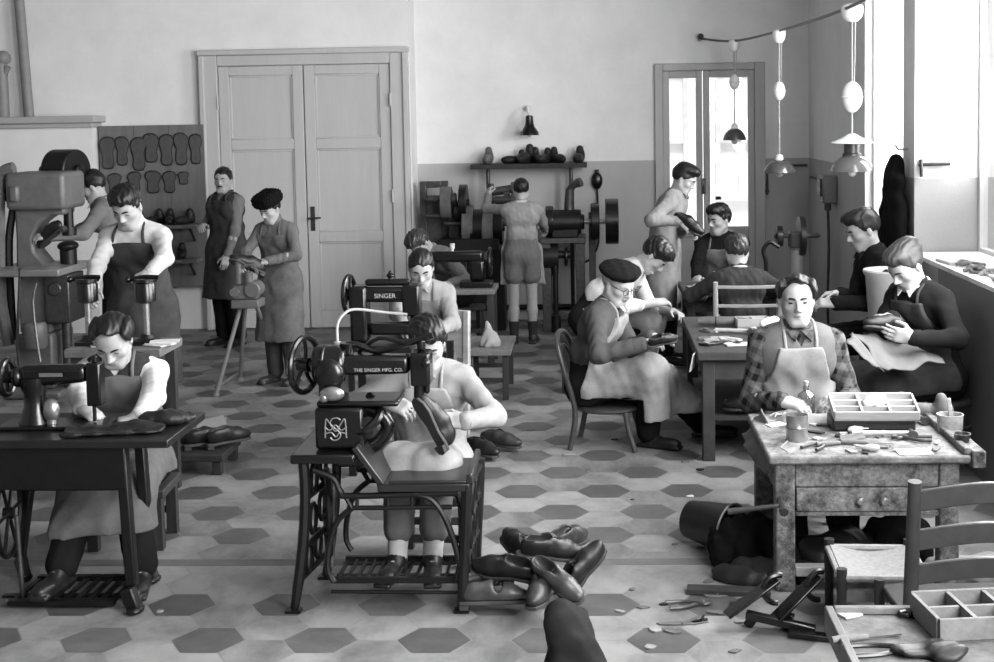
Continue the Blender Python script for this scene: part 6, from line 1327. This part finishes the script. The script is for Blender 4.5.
# hooked lasting stand between the seated men
q = at(768, 262, 10.4); t = thing('last_hook', 'black hooked iron last standing on the far table', 'iron last', (xf0+.66, 10.40, ZF)); MB().tube(spline([(0, 0, 0), (.0, 0, .16), (-.02, 0, .26), (.03, 0, .32), (.10, 0, .28)], 5), .016, 8).build('hook', M_IRON, t); MB().lathe([(.05, 0), (.05, .015), (.02, .02)], n=18).build('foot', M_IRON, t)
# ------------------------------------------------------------------ grinder by the glazed door
g = gnd(797, 318); t = thing('bench_grinder', 'double-wheel grinder on a pale post right of the glazed door', 'grinder', (at(797, 237, 11.7).x, 11.7, 0)); zg = at(795, 236, 11.7).z
MB().lathe([(.16, 0), (.16, .03), (.055, .05), (.05, zg-.12), (.07, zg-.10)], n=20).build('post', mat('post_pale', .72, .5), t)
MB().box((0, 0, zg-.03), (.14, .16, .14)).cyl((-.20, 0, zg), (.20, 0, zg), .02).build('motor', M_GREY, t, bevel=.02)
for s, r_ in ((-1, .09), (.25, .17)): MB().cyl((s*.15-.025, 0, zg), (s*.15+.025, 0, zg), r_, n=28).cyl((s*.15-.035, 0, zg), (s*.15+.035, 0, zg), .03).build('grinding_wheel', M_STEELD, t, bevel=.005)
# wall arm beside it
t = thing('wall_bracket', 'thin dark bracket arm on the rear wall right of the glazed door', 'bracket', (1.75, 13.12, 1.46)); MB().tube([(.28, -.02, 0), (-.1, -.03, .0), (-.1, -.03, -.22)], .012, 8).build('arm', M_STEELD, t); MB().ball((-.1, -.03, -.25), (.02, .02, .03)).build('knob', M_STEELD, t)
# coat on the window pier
G = Field(.012); q = atx(900, 190, XR); zc_t, zc_b = atx(907, 152, XR).z, atx(893, 262, XR).z; yc = 9.0
G.cap((0, 0, zc_t-.05), (0, .02, zc_b), .05, .09, k=.1); G.cap((0, .10, zc_t-.18), (0, .26, zc_b), .045, .07, k=.1); G.cap((0, -.1, zc_t-.18), (0, -.12, zc_b), .045, .07, k=.1); G.cap((0, .18, zc_t-.25), (-.02, .34, zc_t-.7), .04, .04, k=.05); G.ripple(.012, .15, 4); G.plane((.005, 0, 0), (1, 0, 0)) if False else None
t = thing('hanging_coat', 'dark coat hanging on the pier between the two right windows', 'coat', (XR-.085, yc, 0)); G.build('coat', M_BLK, t); MB().tube([(.085, 0, zc_t+.02), (.02, 0, zc_t+.02), (.0, 0, zc_t+.05)], .008, 8).build('hook', M_STEEL, t)
# pale bin
c = at(892, 287, 8.35); t = thing('waste_bin', 'pale oval bin standing between the two men by the window wall', 'bin', (c.x, 8.35, c.z-.30)); zz = .0
MB().lathe([(.125, 0), (.135, .02), (.16, .37), (.172, .385), (.172, .41), (.160, .41), (.152, .385), (.12, .03), (.001, .02)], n=36).build('bin', mat('enamel_cream', .78, .35, var=.06), t)
for v in (0,): MB().torus((0, 0, .40), .168, .008).build('rim', mat('enamel_cream', .78, .35, var=.06), t)
stool('bin_stool', 'dark stool carrying the pale bin by the window wall', 'stool', c.x-.15, c.x+.15, 8.2, 8.5, c.z-.301, M_WOOD, .04)
# window sill things
zs0 = 1.056
for i in range(9):
    y = 7.95-.11*i; x = XR+.10+.03*math.sin(i*1.7)
    b = MB(); b.tube(spline([(-.06, 0, .012), (-.02, .03, .03), (.03, -.01, .02), (.07, .03, .012)], 4), .011, 8); b.torus((.0, .0, .016), .04, .010, (0, .2, 1), 16, 8)
    single(b, 'leather_loop', M_LEAM if i % 2 else M_LEAL, (x, y, zs0), i*.8, 'small coiled leather strip in the row along the bright window sill', 'leather strip', 'leather strips on the window sill')
G = Field(.008); G.ell((0, 0, .05), (.09, .12, .05), k=.02); G.ripple(.01, .08, 2); G.plane((0, 0, 0), (0, 0, -1)); G.build('dark_bundle', M_BLK, None, (XR+.08, 6.85, zs0), label='dark rounded bundle on the window sill at the right edge', cat='bundle')
single(MB().box((0, 0, .008), (.14, .24, .016)), 'paper_stack', M_PAPER, (XR+.08, 8.15, zs0), .1, 'white papers at the far end of the window sill', 'paper')
# hanging latch bar on the jamb
t = thing('window_latch', 'thin dark latch bar on the far jamb of the near window', 'latch', (XR+.02, 8.815, 1.62)); MB().cyl((0, 0, 0), (.2, -.02, .0), .012).build('bar', M_STEELD, t); MB().cyl((.02, 0, .03), (.02, -.02, -.08), .012).build('handle', M_STEELD, t)
# ------------------------------------------------------------------ held things and lap
r = ST['boy']; q = at(430, 426, 5.42); t = shoe(q, (1.25, .15, .35), 'dark boot held under the needle of the front patching machine', M_SHOE, 'low', None, 1.0); t.rotation_euler = (1.15, .25, PI-.75); t.scale = (.88,)*3
t = shoe(at(686, 228, 10.45), (-.5, .2, -1.9), 'dark shoe held by the man in the long smock', M_SHOE)
t = shoe(at(886, 331, 7.12), (.2, .3, 1.9), 'dark shoe held in the lap of the man by the window wall', M_SHOE, 'low', None, .85)
t = shoe(at(662, 338, 7.66), (.2, .5, -1.2), 'dark shoe upper held by the old man in the beret', M_SHOE, 'low', None, .62); t.location.z -= .03
t = shoe(at(53, 238, 9.66), (-.6, 0, 1.2), 'black shoe held by the man at the big press', M_SHOE)
t = shoe(at(247, 268, 9.64), (.5, .4, 2.2), 'dark shoe held at the three-legged stand by the boy in the fur cap', M_SHOE)
c = at(895, 350, 6.98)
drape('leather_hide', [at(853, 333, 7.10), at(912, 345, 7.22), at(946, 362, 7.02), at(885, 373, 6.86)], cloth('hide_pale', .42, dirt=.45, dscale=14), None, amp=.011, seed=3, th=.005, ragged=.05, off=c, loc=c, label='pale piece of leather spread over the lap of the man by the window wall', cat='leather')
drape('leather_flap', [at(853, 333, 7.08), at(884, 371, 6.85), at(872, 366, 6.84), at(846, 342, 7.0)], cloth('hide_pale', .42), bpy.data.objects['leather_hide'], nu=10, nv=6, amp=.006, seed=8, th=.005, off=c)
# ------------------------------------------------------------------ floor: iron last, heap, scraps, draped cloth
g = gnd(772, 628); t = thing('iron_last', 'black iron shoe lasts lying on the floor in front of the bench', 'iron last', (g.x, g.y, 0), .35)
for k, (dx, dy, a) in enumerate(((-.07, .03, .55), (.09, -.03, .62))):
    R_ = rz(.2*k-.1) @ ry(-a)
    MB().box(Vector((dx, dy, .12)), (.24, .07, .012), R_).build('foot_plate', M_IRON2, t, bevel=.004)
    b = MB(); c = Vector((dx, dy, .12))+R_ @ Vector((.10, 0, -.035)); b.torus(c, .055, .012, R_ @ Vector((0, 1, 0)), 20, 8, -PI*.5, PI*.6); b.build('curved_horn', M_IRON2, t)
MB().bar((-.10, .02, .06), (.12, -.12, .02), .04, .03).build('stem', M_IRON2, t, bevel=.005); MB().bar((-.05, .03, .05), (-.08, .05, 0.002), .035, .035).build('peg', M_IRON2, t, bevel=.004); MB().bar((.06, -.03, .06), (.05, -.02, 0.002), .035, .035).build('peg', M_IRON2, t, bevel=.004)
MB().bar((.02, -.10, .015), (.16, -.20, .012), .05, .02).build('long_plate', M_IRON2, t, bevel=.004)
# bucket and dark heap left of the bench
g = gnd(712, 556); t = thing('bucket', 'dark bucket lying on its side left of the cobbler bench', 'bucket', (g.x, g.y+.1, .115), (PI/2+.05, 0, .9)); MB().lathe([(.085, -.11), (.115, .11), (.12, .115), (.112, .115), (.082, -.10), (.001, -.10)], n=30).build('pail', M_IRON, t); MB().torus((0, 0, .113), .117, .006).build('rim', M_STEEL, t); MB().torus((0, 0, .11), .125, .005, (0, 1, .15), 24, 6, 0, PI).build('handle', M_STEEL, t)
for nm, px, py, L_, lab, m, sd in (('cloth_heap', 750, 572, (.17, .14, .15), 'black crumpled cloth heap between bucket and bench leg', M_BLK, 3), ('leather_offcuts', 768, 590, (.20, .10, .05), 'low dark heap of leather offcuts at the foot of the bench', M_LEA, 5)):
    g = gnd(px, py); G = Field(.010); G.ell((0, 0, L_[2]*.4), L_, k=.03); G.ell((L_[0]*.4, .03, L_[2]*.7), (L_[0]*.5, L_[1]*.7, L_[2]*.6), k=.04); G.ell((-L_[0]*.4, -.03, L_[2]*.3), (L_[0]*.5, L_[1]*.6, L_[2]*.5), k=.04); G.ripple(.02, .12, sd); G.ripple(.008, .05, sd+1); G.plane((0, 0, .001), (0, 0, -1))
    G.build(nm, m, None, (g.x, g.y+.12, 0), label=lab, cat='heap')
for nm, x_, y_, L_, lab, m, sd in (('leather_offcuts', X0+.35, 5.86, (.18, .12, .10), 'dark heap of leather lying on the floor under the bench', M_LEA, 9), ('sack', X0+.62, 5.95, (.16, .13, .13), 'dark bulging sack on the floor under the bench drawer', M_BLK, 11)):
    G = Field(.010); G.ell((0, 0, L_[2]*.4), L_, k=.03); G.ell((.04, .02, L_[2]*.7), (L_[0]*.6, L_[1]*.7, L_[2]*.6), k=.04); G.ripple(.018, .12, sd); G.plane((0, 0, .001), (0, 0, -1)); G.build(nm, m, None, (x_, y_, 0), label=lab, cat='heap')
hm = hammer(V(0, 0, 0), 0, 'dark mallet tucked on the left front leg of the bench', m=M_WOOD); hm.location = (X0-.05, 5.44, zb-.22); hm.rotation_euler = (.3, -.1, .0)
# foreground cloth draped over a short post
g = gnd(566, 672); t = thing('draped_trousers', 'dark trouser leg draped over a low stand at the lower edge', 'trousers', (g.x+.01, g.y-.05, 0)); zt_ = at(560, 603, g.y-.05).z
G = Field(.008); G.cap((-.02, 0, zt_-.04), (-.005, -.0, zt_*.6), .042, .06, k=.05); G.cap((-.005, 0, zt_*.6), (-.01, -.03, .03), .062, .075, k=.05); G.cap((-.03, 0, zt_-.05), (.03, .03, zt_-.07), .045, k=.04); G.cap((.05, -.03, zt_*.5), (.10, -.06, .03), .045, .06, k=.05); G.ripple(.007, .08, 6); G.plane((0, 0, .002), (0, 0, -1)); G.build('cloth', cloth('trouser_cloth', .16, bump=.2), t)
MB().cyl((0, 0, 0), (-.02, 0, zt_-.05), .02).build('stand', M_WOOD, t)
# scraps on the floor
SCR = [(681, 624, .20, .03, .1), (700, 622, .10, .025, .6), (672, 632, .07, .04, -.5), (655, 630, .06, .05, .2), (724, 614, .14, .03, -.2), (738, 606, .10, .05, .5), (716, 596, .12, .04, .1), (745, 622, .13, .025, .3), (708, 582, .05, .03, .8), (664, 605, .04, .02, .3), (643, 608, .06, .02, .0), (620, 612, .05, .015, -.4), (632, 590, .03, .02, .5),
       (690, 497, .05, .03, .3), (633, 500, .03, .015, .6), (703, 505, .04, .02, .1), (675, 545, .04, .02, .5), (730, 560, .09, .04, .2), (700, 548, .05, .03, .9), (650, 648, .05, .03, .2), (735, 652, .05, .02, .4), (615, 440, .05, .02, .3), (588, 470, .04, .02, .9), (568, 455, .08, .02, .2), (530, 430, .05, .02, .1), (700, 470, .06, .03, .4), (685, 462, .05, .02, -.4), (160, 612, .03, .02, .5)]
for i, (px, py, l_, w_, r_) in enumerate(SCR):
    g = gnd(px, py); rr = random.Random(i); n = 7; pts = []
    for k in range(n):
        a = 2*PI*k/n; pts.append((l_*.5*math.cos(a)*rr.uniform(.7, 1.15), w_*.7*math.sin(a)*rr.uniform(.6, 1.2)))
    b = MB(); b.prism(pts, .005, None, (0, 0, .0035)); 
    if l_ > .09: b.box((l_*.2, w_*.4, .010), (l_*.5, w_*.35, .006), rz(.7))
    single(b, 'leather_scrap', (M_LEAM, M_LEA, M_LEAM, M_LEAL)[i % 4] if i != 13 else M_PAPER, (g.x, g.y, .0005), r_, 'small leather offcut lying on the tiled floor', 'leather scrap', 'leather scraps strewn over the floor')
g = gnd(700, 648); pliers((g.x+.02, gnd(720, 606).y, .002), .2, 'long dark pliers lying on the floor left of the iron lasts', L=.22)
# low plank on the floor behind the heap
g = gnd(730, 598); single(MB().box((0, 0, .012), (.34, .07, .022)), 'floor_plank', M_WOOD, (g.x, g.y+.05, .001), -.1, 'thin dark plank on the floor beside the heap of offcuts', 'plank', bevel=.003)
# corner table things
ZK = zk+.001
def kp(px, py, dz=0.): g = gnd(px, py, zk); return V(g.x, g.y, ZK+dz)
pliers(kp(905, 652), .15, 'large dark pincers lying on the corner table', L=.30, m=M_IRON2); pliers(kp(915, 618), 3.0, 'small pliers behind the pincers on the corner table', L=.16, m=M_IRON2)
G = Field(.006); G.ell((0, 0, .015), (.09, .05, .014), k=.02); G.ell((.05, -.03, .02), (.05, .05, .02), k=.02); G.ripple(.008, .06, 4); G.plane((0, 0, 0), (0, 0, -1)); G.build('leather_bundle', M_LEA, None, kp(925, 655), label='black leather bundle at the bottom edge of the corner table', cat='leather')
knife(kp(868, 640), .3, 'dark bladed knife on the worn corner table', bm=M_STEELD)
t = thing('brass_ring', 'small pale metal ring piece in front of the compartment box', 'ring', kp(938, 632, .015)); MB().torus((0, 0, 0), .012, .005, (0, 1, .3), 16, 8).build('ring', M_STEEL, t)
single(MB().box((0, 0, .004), (.06, .04, .006), rz(.2)), 'paper_scrap', M_PAPER, kp(850, 616), .3, 'white paper scrap at the left corner of the corner table', 'paper')
# rag on the floor beyond the low chair
G = Field(.010); G.ell((0, 0, .05), (.16, .10, .05), k=.03); G.ell((.1, .02, .06), (.10, .08, .05), k=.03); G.ripple(.015, .10, 4); G.plane((0, 0, .001), (0, 0, -1)); g = gnd(965, 590); G.build('rag_heap', M_RAG, None, (g.x+.02, 5.62, .0), label='pale crumpled rag on the floor under the right end of the bench', cat='rag')
